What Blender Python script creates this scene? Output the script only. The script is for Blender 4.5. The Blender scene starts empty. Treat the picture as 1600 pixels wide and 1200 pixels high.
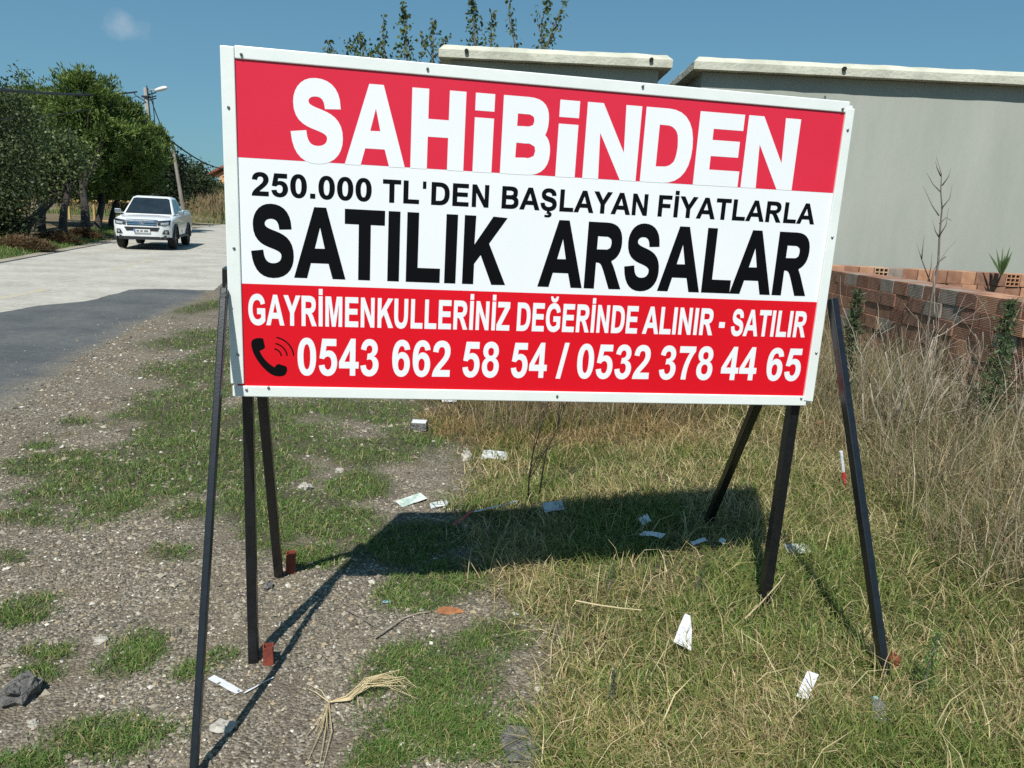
import bpy, math
import numpy as np
from mathutils import Vector, Matrix
from mathutils.geometry import tessellate_polygon

# ------------------------------------------------------------------ camera, sky, sun, exposure
scene = bpy.context.scene
COL = scene.collection
CAM_H = 1.62
R = np.array([[0.998874, 0.0474419, 0.0], [0.010135, -0.2133887, 0.9769148], [0.0463467, -0.9758148, -0.2136292]])
cam_d = bpy.data.cameras.new('camera')
cam_d.sensor_fit = 'HORIZONTAL'; cam_d.sensor_width = 36.0; cam_d.lens = 1180.0 / 1600.0 * 36.0
cam_d.clip_start = 0.05; cam_d.clip_end = 4000
cam = bpy.data.objects.new('camera', cam_d); COL.objects.link(cam)
M3 = Matrix(((R[0, 0], -R[0, 1], -R[0, 2]), (R[1, 0], -R[1, 1], -R[1, 2]), (R[2, 0], -R[2, 1], -R[2, 2])))
cam.matrix_world = Matrix.Translation((0, 0, CAM_H)) @ M3.to_4x4()
scene.camera = cam

SUN = np.array([-0.125, -0.582, 0.803]); SUN /= np.linalg.norm(SUN)      # towards the sun
world = bpy.data.worlds.new('World'); scene.world = world; world.use_nodes = True
wn, wl = world.node_tree.nodes, world.node_tree.links
wn.clear()
w_out = wn.new('ShaderNodeOutputWorld'); w_bg = wn.new('ShaderNodeBackground'); sky = wn.new('ShaderNodeTexSky')
sky.sky_type = 'NISHITA'; sky.sun_disc = False
sky.sun_elevation = math.asin(SUN[2]); sky.sun_rotation = math.atan2(SUN[0], SUN[1])
sky.altitude = 60; sky.air_density = 1.0; sky.dust_density = 0.6; sky.ozone_density = 2.2
w_bg.inputs['Strength'].default_value = 0.114
# one small torn cloud in the sky, upper left
w_tc = wn.new('ShaderNodeTexCoord')
w_map = wn.new('ShaderNodeVectorMath'); w_map.operation = 'SUBTRACT'
cd = np.array([-0.486, 0.855, 0.0]); 
r0 = R @ np.array([(188 - 800) / 1180., (36 - 600) / 1180., 1.0]); r0 /= np.linalg.norm(r0)
w_map.inputs[1].default_value = tuple(r0)
w_sc = wn.new('ShaderNodeVectorMath'); w_sc.operation = 'MULTIPLY'; w_sc.inputs[1].default_value = (30, 30, 52)
w_len = wn.new('ShaderNodeVectorMath'); w_len.operation = 'LENGTH'
w_noise = wn.new('ShaderNodeTexNoise'); w_noise.inputs['Scale'].default_value = 26; w_noise.inputs['Detail'].default_value = 5; w_noise.inputs['Roughness'].default_value = 0.6
w_m1 = wn.new('ShaderNodeMath'); w_m1.operation = 'MULTIPLY_ADD'; w_m1.inputs[1].default_value = 2.6
w_mr = wn.new('ShaderNodeMapRange'); w_mr.inputs['From Min'].default_value = 2.0; w_mr.inputs['From Max'].default_value = 1.1
w_mr.inputs['To Min'].default_value = 0.0; w_mr.inputs['To Max'].default_value = 0.42
w_mix = wn.new('ShaderNodeMixRGB'); w_mix.inputs['Color2'].default_value = (3.4, 3.9, 4.6, 1)
wl.new(w_tc.outputs['Generated'], w_map.inputs[0]); wl.new(w_map.outputs[0], w_sc.inputs[0]); wl.new(w_sc.outputs[0], w_len.inputs[0])
wl.new(w_tc.outputs['Generated'], w_noise.inputs['Vector']); wl.new(w_noise.outputs['Fac'], w_m1.inputs[0]); wl.new(w_len.outputs['Value'], w_m1.inputs[2])
wl.new(w_m1.outputs[0], w_mr.inputs['Value']); wl.new(w_mr.outputs[0], w_mix.inputs['Fac'])
w_tint = wn.new('ShaderNodeMixRGB'); w_tint.blend_type = 'MULTIPLY'; w_tint.inputs['Fac'].default_value = 1.0; w_tint.inputs['Color2'].default_value = (0.575, 1.03, 1.24, 1)
w_gam = wn.new('ShaderNodeGamma'); w_gam.inputs['Gamma'].default_value = 0.55
wl.new(sky.outputs[0], w_gam.inputs['Color']); wl.new(w_gam.outputs[0], w_tint.inputs['Color1']); wl.new(w_tint.outputs[0], w_mix.inputs['Color1']); wl.new(w_mix.outputs[0], w_bg.inputs['Color']); wl.new(w_bg.outputs[0], w_out.inputs['Surface'])

sun_d = bpy.data.lights.new('sun', 'SUN'); sun_d.energy = 4.2; sun_d.angle = math.radians(0.53); sun_d.color = (1.0, 0.97, 0.91)
sun = bpy.data.objects.new('sun', sun_d); COL.objects.link(sun)
sun.rotation_euler = Vector(SUN).to_track_quat('Z', 'Y').to_euler()
vs = scene.view_settings
vs.view_transform = 'Standard'; vs.look = 'None'; vs.gamma = 1; vs.exposure = 0.40; vs.use_curve_mapping = False
scene.cycles.use_denoising = False
scene.cycles.max_bounces = 8
scene.render.film_transparent = False

# ------------------------------------------------------------------ helpers
rng = np.random.RandomState(7)


def ray(px, py):
    return R @ np.array([(px - 800) / 1180., (py - 600) / 1180., 1.0])


def at(px, py, Y):
    r = ray(px, py); t = Y / r[1]
    return np.array([0, 0, CAM_H]) + r * t


def gnd(px, py, z=0.0):
    r = ray(px, py); t = (z - CAM_H) / r[2]
    return np.array([0, 0, CAM_H]) + r * t


def sm(a, b, x):
    t = np.clip((np.asarray(x, float) - a) / (b - a), 0, 1)
    return t * t * (3 - 2 * t)


def _h(ix, iy, s):
    n = (ix.astype(np.int64) * 374761393 + iy.astype(np.int64) * 668265263 + s * 974711) & 0x7fffffff
    n = ((n ^ (n >> 13)) * 1274126177) & 0x7fffffff
    return ((n ^ (n >> 16)) & 0xffff) / 65535.0


def vn(x, y, s=0):
    x = np.asarray(x, float); y = np.asarray(y, float)
    ix = np.floor(x); iy = np.floor(y); fx = x - ix; fy = y - iy
    fx = fx * fx * (3 - 2 * fx); fy = fy * fy * (3 - 2 * fy)
    a = _h(ix, iy, s); b = _h(ix + 1, iy, s); c = _h(ix, iy + 1, s); d = _h(ix + 1, iy + 1, s)
    return (a * (1 - fx) + b * fx) * (1 - fy) + (c * (1 - fx) + d * fx) * fy


def fbm(x, y, s=0, o=4):
    v = 0; a = .5; t = 0
    for k in range(o):
        v = v + a * vn(x * 2 ** k, y * 2 ** k, s + 17 * k); t += a; a *= .5
    return v / t


MATS = {}


def mat(name, c1, c2=None, rough=0.7, scale=8.0, bump=0.0, bscale=None, metal=0.0, spec=0.5, attr=None, transl=0.0, detail=5.0,
        coat=0.0, contrast=(0.35, 0.65), stretch=None, bdist=0.02, trans=0.0, alpha=1.0, fine=None):
    m = bpy.data.materials.new(name); m.use_nodes = True
    n, l = m.node_tree.nodes, m.node_tree.links
    b = n['Principled BSDF']
    b.inputs['Roughness'].default_value = rough; b.inputs['Metallic'].default_value = metal
    b.inputs['Specular IOR Level'].default_value = spec; b.inputs['Coat Weight'].default_value = coat
    b.inputs['Coat Roughness'].default_value = 0.114
    b.inputs['Transmission Weight'].default_value = trans; b.inputs['Alpha'].default_value = alpha
    tc = n.new('ShaderNodeTexCoord'); vec = tc.outputs['Object']
    if stretch:
        mp = n.new('ShaderNodeMapping'); mp.inputs['Scale'].default_value = stretch; l.new(vec, mp.inputs['Vector']); vec = mp.outputs[0]
    if attr:
        at_ = n.new('ShaderNodeAttribute'); at_.attribute_name = attr
        no = n.new('ShaderNodeTexNoise'); no.inputs['Scale'].default_value = scale; l.new(vec, no.inputs['Vector'])
        hs = n.new('ShaderNodeHueSaturation'); mr = n.new('ShaderNodeMapRange'); mr.inputs['To Min'].default_value = .75; mr.inputs['To Max'].default_value = 1.25
        l.new(no.outputs['Fac'], mr.inputs['Value']); l.new(mr.outputs[0], hs.inputs['Value']); l.new(at_.outputs['Color'], hs.inputs['Color'])
        colout = hs.outputs[0]
    else:
        no = n.new('ShaderNodeTexNoise'); no.inputs['Scale'].default_value = scale; no.inputs['Detail'].default_value = detail; no.inputs['Roughness'].default_value = .62
        l.new(vec, no.inputs['Vector'])
        cr = n.new('ShaderNodeValToRGB')
        cr.color_ramp.elements[0].position = contrast[0]; cr.color_ramp.elements[1].position = contrast[1]
        cr.color_ramp.elements[0].color = (*c1, 1); cr.color_ramp.elements[1].color = (*(c2 or c1), 1)
        l.new(no.outputs['Fac'], cr.inputs['Fac']); colout = cr.outputs['Color']
    if fine:
        f1 = n.new('ShaderNodeTexNoise'); f1.inputs['Scale'].default_value = fine[0]; f1.inputs['Detail'].default_value = 8; f1.inputs['Roughness'].default_value = .75; l.new(vec, f1.inputs['Vector'])
        r1 = n.new('ShaderNodeMapRange'); r1.inputs['From Min'].default_value = .3; r1.inputs['From Max'].default_value = .7; r1.inputs['To Min'].default_value = 1 - fine[1]; r1.inputs['To Max'].default_value = 1 + fine[1]
        h1 = n.new('ShaderNodeHueSaturation'); l.new(f1.outputs['Fac'], r1.inputs['Value']); l.new(r1.outputs[0], h1.inputs['Value']); l.new(colout, h1.inputs['Color']); colout = h1.outputs[0]
    l.new(colout, b.inputs['Base Color'])
    if bump:
        nb = n.new('ShaderNodeTexNoise'); nb.inputs['Scale'].default_value = bscale or scale * 4; nb.inputs['Detail'].default_value = 4
        l.new(vec, nb.inputs['Vector'])
        bp = n.new('ShaderNodeBump'); bp.inputs['Strength'].default_value = bump; bp.inputs['Distance'].default_value = bdist
        l.new(nb.outputs['Fac'], bp.inputs['Height']); l.new(bp.outputs[0], b.inputs['Normal'])
    if transl:
        t = n.new('ShaderNodeBsdfTranslucent'); mx = n.new('ShaderNodeMixShader'); mx.inputs[0].default_value = transl
        l.new(colout, t.inputs['Color']); l.new(b.outputs[0], mx.inputs[1]); l.new(t.outputs[0], mx.inputs[2])
        l.new(mx.outputs[0], n['Material Output'].inputs['Surface'])
    MATS[name] = m
    return m


def raw_mesh(name, V, sizes, idx, col=None, smooth=False):
    V = np.asarray(V, np.float32); sizes = np.asarray(sizes, np.int32); idx = np.asarray(idx, np.int32)
    me = bpy.data.meshes.new(name)
    me.vertices.add(len(V)); me.vertices.foreach_set('co', V.ravel())
    me.loops.add(len(idx)); me.loops.foreach_set('vertex_index', idx)
    st = np.concatenate(([0], np.cumsum(sizes)[:-1])).astype(np.int32)
    me.polygons.add(len(sizes)); me.polygons.foreach_set('loop_start', st); me.polygons.foreach_set('loop_total', sizes)
    me.polygons.foreach_set('use_smooth', np.full(len(sizes), bool(smooth)))
    me.update(calc_edges=True)
    if col is not None:
        a = me.color_attributes.new('col', 'FLOAT_COLOR', 'POINT')
        c4 = np.ones((len(V), 4), np.float32); c4[:, :3] = col
        a.data.foreach_set('color', c4.ravel())
    return me


def link(name, me, m=None, parent=None, loc=None, rot=None):
    o = bpy.data.objects.new(name, me); COL.objects.link(o)
    if m is not None and me is not None and not me.materials:
        me.materials.append(m)
    if parent is not None:
        o.parent = parent
    if loc is not None:
        o.location = loc
    if rot is not None:
        o.rotation_euler = rot
    return o


def tag(o, label=None, cat=None, group=None, kind=None):
    if label: o['label'] = label
    if cat: o['category'] = cat
    if group: o['group'] = group
    if kind: o['kind'] = kind
    return o


def thing(name, label, cat, loc=(0, 0, 0), rz=0.0, group=None):
    o = bpy.data.objects.new(name, None); COL.objects.link(o)
    o.empty_display_size = .1
    o.location = loc; o.rotation_euler = (0, 0, rz)
    return tag(o, label, cat, group)


class MB:
    def __init__(s): s.v = []; s.f = []

    def add(s, V, F):
        n = len(s.v); s.v += [tuple(map(float, p)) for p in V]; s.f += [tuple(i + n for i in f) for f in F]; return s

    def box(s, c, d, M=None):
        x, y, z = [q / 2 for q in d]
        V = np.array([(-x, -y, -z), (x, -y, -z), (x, y, -z), (-x, y, -z), (-x, -y, z), (x, -y, z), (x, y, z), (-x, y, z)])
        if M is not None: V = V @ np.asarray(M).T
        return s.add(V + np.asarray(c, float), [(0, 3, 2, 1), (4, 5, 6, 7), (0, 1, 5, 4), (1, 2, 6, 5), (2, 3, 7, 6), (3, 0, 4, 7)])

    def hexa(s, V):
        return s.add(V, [(0, 3, 2, 1), (4, 5, 6, 7), (0, 1, 5, 4), (1, 2, 6, 5), (2, 3, 7, 6), (3, 0, 4, 7)])

    def tube(s, path, rad, n=6, cap=True, sq=None):
        P = np.asarray(path, float); k = len(P)
        rad = np.full(k, rad) if np.isscalar(rad) else np.asarray(rad, float)
        T = np.gradient(P, axis=0); T /= np.linalg.norm(T, axis=1)[:, None] + 1e-9
        up = np.array([0, 0, 1.]) if abs(T[0][2]) < .9 else np.array([1., 0, 0])
        V = []
        for i in range(k):
            a = np.cross(up, T[i]); a /= np.linalg.norm(a) + 1e-9; b = np.cross(T[i], a); up = b if abs(b @ T[min(i + 1, k - 1)]) < .95 else a
            for j in range(n):
                th = 2 * math.pi * (j + (.5 if sq else 0)) / n
                V.append(P[i] + rad[i] * (math.cos(th) * a + math.sin(th) * b))
            up = b
        F = [(i * n + j, i * n + (j + 1) % n, (i + 1) * n + (j + 1) % n, (i + 1) * n + j) for i in range(k - 1) for j in range(n)]
        if cap: F += [tuple(range(n))[::-1], tuple((k - 1) * n + j for j in range(n))]
        return s.add(V, F)

    def bar(s, a, b, w, d, side):
        a = np.asarray(a, float); b = np.asarray(b, float); t = b - a; t /= np.linalg.norm(t)
        x = np.asarray(side, float); x = x - t * (x @ t); x /= np.linalg.norm(x); y = np.cross(t, x)
        x = x * w / 2; y = y * d / 2
        return s.hexa([a - x - y, a + x - y, a + x + y, a - x + y, b - x - y, b + x - y, b + x + y, b - x + y])

    def prism(s, poly, fa, fb):
        n = len(poly); V = [fa(p) for p in poly] + [fb(p) for p in poly]
        return s.add(V, [tuple(range(n))[::-1], tuple(range(n, 2 * n))] + [(i, (i + 1) % n, n + (i + 1) % n, n + i) for i in range(n)])

    def build(s, name, m, parent=None, org=(0, 0, 0), smooth=False, bevel=0.0, loc=None, seg=2):
        V = np.array(s.v) - np.asarray(org, float)
        me = raw_mesh(name, V, [len(f) for f in s.f], [i for f in s.f for i in f], smooth=smooth)
        o = link(name, me, m, parent, loc)
        if bevel:
            b = o.modifiers.new('bevel', 'BEVEL'); b.width = bevel; b.segments = seg; b.limit_method = 'ANGLE'; b.angle_limit = math.radians(32)
        return o


def soften(o, deg=35):
    o.data.polygons.foreach_set('use_smooth', np.ones(len(o.data.polygons), bool)); o.data.set_sharp_from_angle(angle=math.radians(deg)); return o


def blade_mesh(name, P, h, w, lean, az, col, seg2=.55):
    N = len(P); th = rng.uniform(0, 2 * math.pi, N)
    sx = np.cos(th) * w / 2; sy = np.sin(th) * w / 2
    lx = np.cos(az) * lean * h; ly = np.sin(az) * lean * h
    V = np.zeros((N, 5, 3), np.float32)
    V[:, 0] = P; V[:, 1] = P; V[:, 2] = P; V[:, 3] = P; V[:, 4] = P
    V[:, 0, 0] -= sx; V[:, 0, 1] -= sy; V[:, 1, 0] += sx; V[:, 1, 1] += sy
    V[:, 2, 0] += .38 * lx + .8 * sx; V[:, 2, 1] += .38 * ly + .8 * sy; V[:, 3, 0] += .38 * lx - .8 * sx; V[:, 3, 1] += .38 * ly - .8 * sy
    up = np.sqrt(np.clip(1 - (lean * .75) ** 2, .04, 1)) * h
    V[:, 2, 2] += seg2 * up; V[:, 3, 2] += seg2 * up
    V[:, 4, 0] += lx; V[:, 4, 1] += ly; V[:, 4, 2] += up * np.clip(1.0 - .35 * lean, .2, 1)
    b = (np.arange(N) * 5)[:, None]
    idx = np.concatenate([b + [0, 1, 2, 3], b + [3, 2, 4]], axis=1).ravel()
    return raw_mesh(name, V.reshape(-1, 3), np.tile([4, 3], N), idx, np.repeat(col, 5, axis=0))


def leaf_mesh(name, P, size, col, aspect=.6, droop=0.0, out=None):
    N = len(P)
    a = rng.normal(size=(N, 3)); a[:, 2] -= droop
    if out is not None: a += out
    a /= np.linalg.norm(a, axis=1)[:, None]
    b = np.cross(a, rng.normal(size=(N, 3))); b /= np.linalg.norm(b, axis=1)[:, None] + 1e-9
    s = size[:, None]
    V = np.zeros((N, 4, 3), np.float32)
    V[:, 0] = P; V[:, 1] = P + a * s * .5 + b * s * aspect * .5; V[:, 2] = P + a * s; V[:, 3] = P + a * s * .5 - b * s * aspect * .5
    return raw_mesh(name, V.reshape(-1, 3), np.full(N, 4), np.arange(4 * N), np.repeat(col, 4, axis=0))


def lerp(a, b, t):
    return np.asarray(a) + (np.asarray(b) - np.asarray(a)) * t


# ------------------------------------------------------------------ materials
m_leaf = mat('leaf', (0.05, 0.08, 0.02), attr='col', rough=.55, spec=.35, transl=.3, scale=3)
m_grass = mat('grass_blade', (0.05, 0.08, 0.02), attr='col', rough=.6, spec=.3, transl=.28, scale=6)
m_stone = mat('loose_stone', (0.2, 0.2, 0.2), attr='col', rough=.9, spec=.2, scale=60)
m_bark = mat('bark', (0.018, 0.014, 0.011), (0.05, 0.040, 0.032), rough=.95, scale=9, bump=.6, stretch=(1, 1, .25))
m_twig = mat('pale_dead_wood', (0.20, 0.165, 0.125), (0.38, 0.33, 0.26), rough=.9, scale=14)
m_twigd = mat('grey_twig', (0.12, 0.10, 0.08), (0.20, 0.17, 0.14), rough=.9, scale=14)
m_white = mat('white_vinyl', (0.80, 0.83, 0.85), (0.83, 0.85, 0.87), rough=.30, scale=3, spec=.35)
m_red = mat('red_vinyl', (0.70, 0.006, 0.018), (0.66, 0.006, 0.016), rough=.30, scale=2.5, spec=.35)
m_ink = mat('black_vinyl', (0.003, 0.003, 0.004), (0.004, 0.0035, 0.005), rough=.3, scale=3, spec=.2)
m_trim = mat('white_trim', (0.74, 0.79, 0.76), (0.80, 0.83, 0.80), rough=.38, scale=5, bump=.04)
m_black = mat('black_paint', (0.004, 0.005, 0.007), (0.009, 0.010, 0.013), rough=.30, scale=40, spec=.7, bump=.12, bscale=160, bdist=.003)
m_screw = mat('screw_steel', (0.16, 0.17, 0.17), (0.28, 0.28, 0.27), rough=.45, metal=.8, scale=80)
m_prim = mat('red_primer', (0.17, 0.034, 0.02), (0.26, 0.055, 0.03), rough=.75, scale=25, bump=.2)
m_rend = mat('wall_render', (0.315, 0.335, 0.293), (0.360, 0.375, 0.330), stretch=(1, 1, .22), fine=(.9, .09), rough=.92, scale=1.6, bump=.25, bscale=45, detail=8, bdist=.01)
m_cope = mat('coping_concrete', (0.42, 0.42, 0.34), (0.56, 0.56, 0.46), rough=.9, scale=3.2, bump=.5, bscale=25, detail=8, bdist=.02)
m_dark = mat('dark_hollow', (0.012, 0.011, 0.01), rough=.9)

# ------------------------------------------------------------------ ground
ROADL = np.array([(-4.0, -9.6), (5, -10.2), (10, -10.9), (18.2, -12.4), (21.1, -13.3), (24.8, -14.4), (31.1, -16.4), (45, -20.9), (60, -25.6), (66, -27.4), (78, -31.0)])
ROADR = np.array([(-4.0, -3.2), (0, -3.5), (5.9, -4.15), (9.8, -5.05), (12.8, -5.5), (14.3, -5.85), (17.1, -6.62), (24, -8.5), (31, -10.6), (45, -14.6), (60, -19.4), (66, -21.3), (78, -25)])


def rl(y): return np.interp(y, ROADL[:, 0], ROADL[:, 1])
def rr(y): return np.interp(y, ROADR[:, 0], ROADR[:, 1])


def bend(x, y):      # the cross road the lane runs into, far end
    return sm(62.0, 61.2, y) if False else (y > 55.5) & (y < 64.5) & (x > -27)


GP = [(320, 530, 62, 24), (285, 578, 76, 20), (318, 618, 52, 34), (300, 678, 100, 46), (240, 742, 120, 44), (180, 790, 90, 30), (75, 728, 52, 24), (45, 812, 60, 16), (60, 700, 30, 10),
      (40, 955, 60, 34), (70, 1012, 56, 16), (205, 1020, 56, 40), (60, 1045, 46, 16), (300, 1045, 40, 22), (345, 1025, 38, 20), (165, 1150, 110, 44), (40, 1190, 80, 26), (275, 862, 48, 14), (20, 875, 40, 14),
      (510, 640, 150, 22), (470, 690, 86, 34), (440, 740, 80, 36), (450, 800, 90, 40), (585, 705, 120, 28), (660, 688, 70, 26), (540, 820, 80, 26), (500, 872, 80, 22), (620, 850, 90, 34), (660, 930, 70, 34),
      (680, 1060, 118, 66), (730, 1150, 190, 70), (600, 1180, 80, 40), (700, 900, 60, 26), (330, 480, 40, 18), (120, 660, 24, 9), (420, 845, 30, 12), (250, 640, 70, 20), (330, 740, 70, 40), (400, 670, 60, 40), (150, 735, 90, 24), (110, 775, 90, 24), (300, 800, 60, 18), (560, 760, 60, 24), (600, 650, 60, 18), (330, 560, 50, 40), (770, 1000, 60, 30), (640, 1130, 60, 40), (315, 590, 60, 80), (270, 700, 110, 50), (200, 765, 120, 34), (380, 700, 60, 70), (400, 780, 60, 50)]
GPW = []
for (cx, cy, rx, ry) in GP:
    c = gnd(cx, cy); a = gnd(cx + rx, cy); b0 = gnd(cx, cy - ry); b1 = gnd(cx, cy + ry)
    GPW.append((c[0], (b0[1] + b1[1]) / 2, abs(a[0] - c[0]), abs(b0[1] - b1[1]) / 2))


def dry_mask(x, y):
    b = np.interp(y, [0, 1.99, 2.4, 2.9, 3.35, 4.4, 5.15, 6.2, 9, 14, 22], [.2, .13, .1, .05, -.14, -.25, -.42, -.8, -2.0, -3.6, -7.5])
    n = (fbm(x * 1.6, y * 1.6, 3) - .5) * .55
    return sm(-.12, .28, x - b + n)


def green_mask(x, y):
    x = np.asarray(x, float); y = np.asarray(y, float)
    n = (fbm(x * 3.2, y * 3.2, 9) - .5) * 1.3
    g = np.zeros(np.broadcast(x, y).shape)
    for (cx, cy, ax, ay) in GPW:
        d = np.sqrt(((x - cx) / ax) ** 2 + ((y - cy) / ay) ** 2)
        g = np.maximum(g, sm(1.25, .55, d + n))
    bank = sm(.75, 1.15, x - (rr(y) + 1.6) + (fbm(x, y, 5) - .5) * 1.6) * sm(8, 9.5, y) * sm(60, 50, y)
    return np.maximum(g, bank * (1 - dry_mask(x, y)))


def on_road(x, y, e=0.0):
    return (x > rl(y) - e) & (x < rr(y) + e) & (y < 66)


def zg(x, y):
    x = np.asarray(x, float); y = np.asarray(y, float)
    z = .15 * sm(-.25, 1.5, x) * sm(12, 9, y) * sm(-6, 0, y)
    z = z + (fbm(x * 1.3, y * 1.3, 21) - .5) * .05 * sm(.0, 1.0, x - rr(y)) + (fbm(x * 7, y * 7, 31) - .5) * .016 * sm(.2, 1.0, x - rr(y))
    z = z - .006 * sm(.16, -.30, x - rr(y) + (fbm(x * 2.1, y * 2.1, 51) - .5) * .9) * (x > rl(y) - .05) * (y < 66.5) + .014 * sm(-.5, .3, x - rr(y)) * sm(1.5, .5, x - rr(y))
    left = np.clip(rl(y) - x, 0, None)
    z = z + .25 * sm(.3, 2.5, left) * sm(80, 60, y)
    z = z + 2.3 * sm(65.5, 78, y + .10 * (x + 26)) * sm(-60, -48, x) * sm(40, 10, x) + .5 * (fbm(x * .2, y * .2, 41) - .5) * sm(66, 72, y)
    return z


def spaced(lo, a, b, hi, d, g=1.16):
    mid = list(np.arange(a, b, d)); up = []; s = d; c = b
    while c < hi: up.append(c); s *= g; c += s
    dn = []; s = d; c = a
    while c > lo: s *= g; c -= s; dn.append(c)
    return np.array(dn[::-1] + mid + up)


xs = spaced(-1600, -3.4, 3.6, 1600, .045); ys = spaced(-300, 1.3, 6.6, 2500, .045, 1.07)
xs = np.unique(np.concatenate([xs, np.arange(-16, -3.4, .3)])); ys = np.unique(ys)
X, Y = np.meshgrid(xs, ys)
Z = zg(X, Y)
nx, ny = len(xs), len(ys)
V = np.stack([X.ravel(), Y.ravel(), Z.ravel()], 1)
ii = (np.arange(ny - 1)[:, None] * nx + np.arange(nx - 1)[None]).ravel()
idx = np.stack([ii, ii + 1, ii + nx + 1, ii + nx], 1).ravel()
dm = dry_mask(X, Y).ravel(); gm = green_mask(X, Y).ravel()
far = np.maximum(sm(15, 26, Y.ravel() + 0 * X.ravel()), sm(.2, .8, rl(Y.ravel()) - X.ravel()))
zone = np.stack([dm, gm, far], 1)
me = raw_mesh('ground', V, np.full(len(ii), 4), idx, zone, smooth=True)
gmat = bpy.data.materials.new('ground'); gmat.use_nodes = True
n, l = gmat.node_tree.nodes, gmat.node_tree.links
pb = n['Principled BSDF']; pb.inputs['Roughness'].default_value = .95; pb.inputs['Specular IOR Level'].default_value = .15
tc = n.new('ShaderNodeTexCoord'); O = tc.outputs['Object']


def N(t, **k):
    q = n.new(t)
    for a_, v_ in k.items(): q.inputs[a_].default_value = v_
    return q


def ramp(src, stops):
    c = n.new('ShaderNodeValToRGB'); e = c.color_ramp.elements
    while len(e) < len(stops): e.new(.5)
    for q, (p_, c_) in zip(e, stops): q.position = p_; q.color = (*c_, 1)
    l.new(src, c.inputs['Fac']); return c.outputs['Color']


def mixc(f, a_, b_):
    q = n.new('ShaderNodeMixRGB'); l.new(f, q.inputs['Fac']); l.new(a_, q.inputs['Color1']); l.new(b_, q.inputs['Color2']); return q.outputs[0]


v1 = N('ShaderNodeTexVoronoi', Scale=95.0); l.new(O, v1.inputs['Vector'])
v2 = N('ShaderNodeTexVoronoi', Scale=42.0); l.new(O, v2.inputs['Vector'])
sep = n.new('ShaderNodeSeparateColor'); l.new(v1.outputs['Color'], sep.inputs[0])
grav = ramp(sep.outputs[0], [(0.0, (.066, .059, .047)), (.35, (.152, .131, .099)), (.7, (.235, .202, .15)), (.92, (.335, .30, .242)), (1.0, (.52, .48, .41))])
nz = N('ShaderNodeTexNoise', Scale=2.2, Detail=6.0); l.new(O, nz.inputs['Vector'])
dirt = ramp(nz.outputs['Fac'], [(.3, (.125, .105, .082)), (.7, (.205, .168, .115))])
nz2 = N('ShaderNodeTexNoise', Scale=3.5, Detail=8.0, Roughness=.7); l.new(O, nz2.inputs['Vector'])
gm_f = ramp(nz2.outputs['Fac'], [(.36, (0, 0, 0)), (.58, (.92, .92, .92))])
base = mixc(gm_f, dirt, grav)
att = n.new('ShaderNodeAttribute'); att.attribute_name = 'col'
sepz = n.new('ShaderNodeSeparateColor'); l.new(att.outputs['Color'], sepz.inputs[0])
nz3 = N('ShaderNodeTexNoise', Scale=38.0, Detail=5.0); l.new(O, nz3.inputs['Vector'])
that = ramp(nz3.outputs['Fac'], [(.3, (.045, .038, .022)), (.7, (.14, .12, .07))])
soil = ramp(nz3.outputs['Fac'], [(.3, (.05, .05, .03)), (.7, (.12, .11, .07))])
nz4 = N('ShaderNodeTexNoise', Scale=.35, Detail=6.0); l.new(O, nz4.inputs['Vector'])
farc = ramp(nz4.outputs['Fac'], [(.35, (.13, .10, .06)), (.65, (.20, .155, .095))])
base = mixc(sepz.outputs[1], base, soil); base = mixc(sepz.outputs[0], base, that); base = mixc(sepz.outputs[2], base, farc)
l.new(base, pb.inputs['Base Color'])
bp = n.new('ShaderNodeBump'); bp.inputs['Strength'].default_value = .8; bp.inputs['Distance'].default_value = .012
inv = n.new('ShaderNodeMath'); inv.operation = 'SUBTRACT'; inv.inputs[0].default_value = .6; l.new(v1.outputs['Distance'], inv.inputs[1])
l.new(inv.outputs[0], bp.inputs['Height']); l.new(bp.outputs[0], pb.inputs['Normal'])
tag(link('ground', me, gmat), kind='structure')

# ------------------------------------------------------------------ road
m_road = mat('worn_pale_asphalt', (0.345, 0.325, 0.275), (0.46, 0.44, 0.385), rough=.9, scale=.9, fine=(7.0, .22), bump=.35, bscale=60, detail=10, spec=.3)
m_patch = mat('dark_asphalt', (0.078, 0.084, 0.088), (0.125, 0.128, 0.124), rough=.88, scale=1.1, fine=(14.0, .25), bump=.5, bscale=120, detail=10, spec=.3)
m_dust = mat('dusty_edge', (0.24, 0.205, 0.15), (0.34, 0.30, 0.23), rough=.95, scale=1.5, bump=.3, bscale=70, detail=8)
m_yel = mat('faded_yellow_paint', (0.41, 0.385, 0.33), (0.44, 0.38, 0.25), rough=.85, scale=5.0, detail=9, contrast=(.44, .60), fine=(9.0, .2))


def strip(name, fl, fr, ys_, z, m, nxs=8, kind='structure', parent=None, zf=None, jag=0.0):
    V = []
    for y in ys_:
        a = fl(y); b = fr(y)
        if jag: b = b + (vn(np.array([y * 2.3]), np.array([3.1]), 5)[0] - .5) * jag; a = a + (vn(np.array([y * 2.9]), np.array([9.1]), 6)[0] - .5) * jag
        for k in range(nxs + 1):
            t = k / nxs; V.append((a + (b - a) * t, y, z))
    F = [(i * (nxs + 1) + k, i * (nxs + 1) + k + 1, (i + 1) * (nxs + 1) + k + 1, (i + 1) * (nxs + 1) + k) for i in range(len(ys_) - 1) for k in range(nxs)]
    mb = MB(); mb.add(V, F)
    o = mb.build(name, m, parent)
    if kind: o['kind'] = kind
    return o


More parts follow.
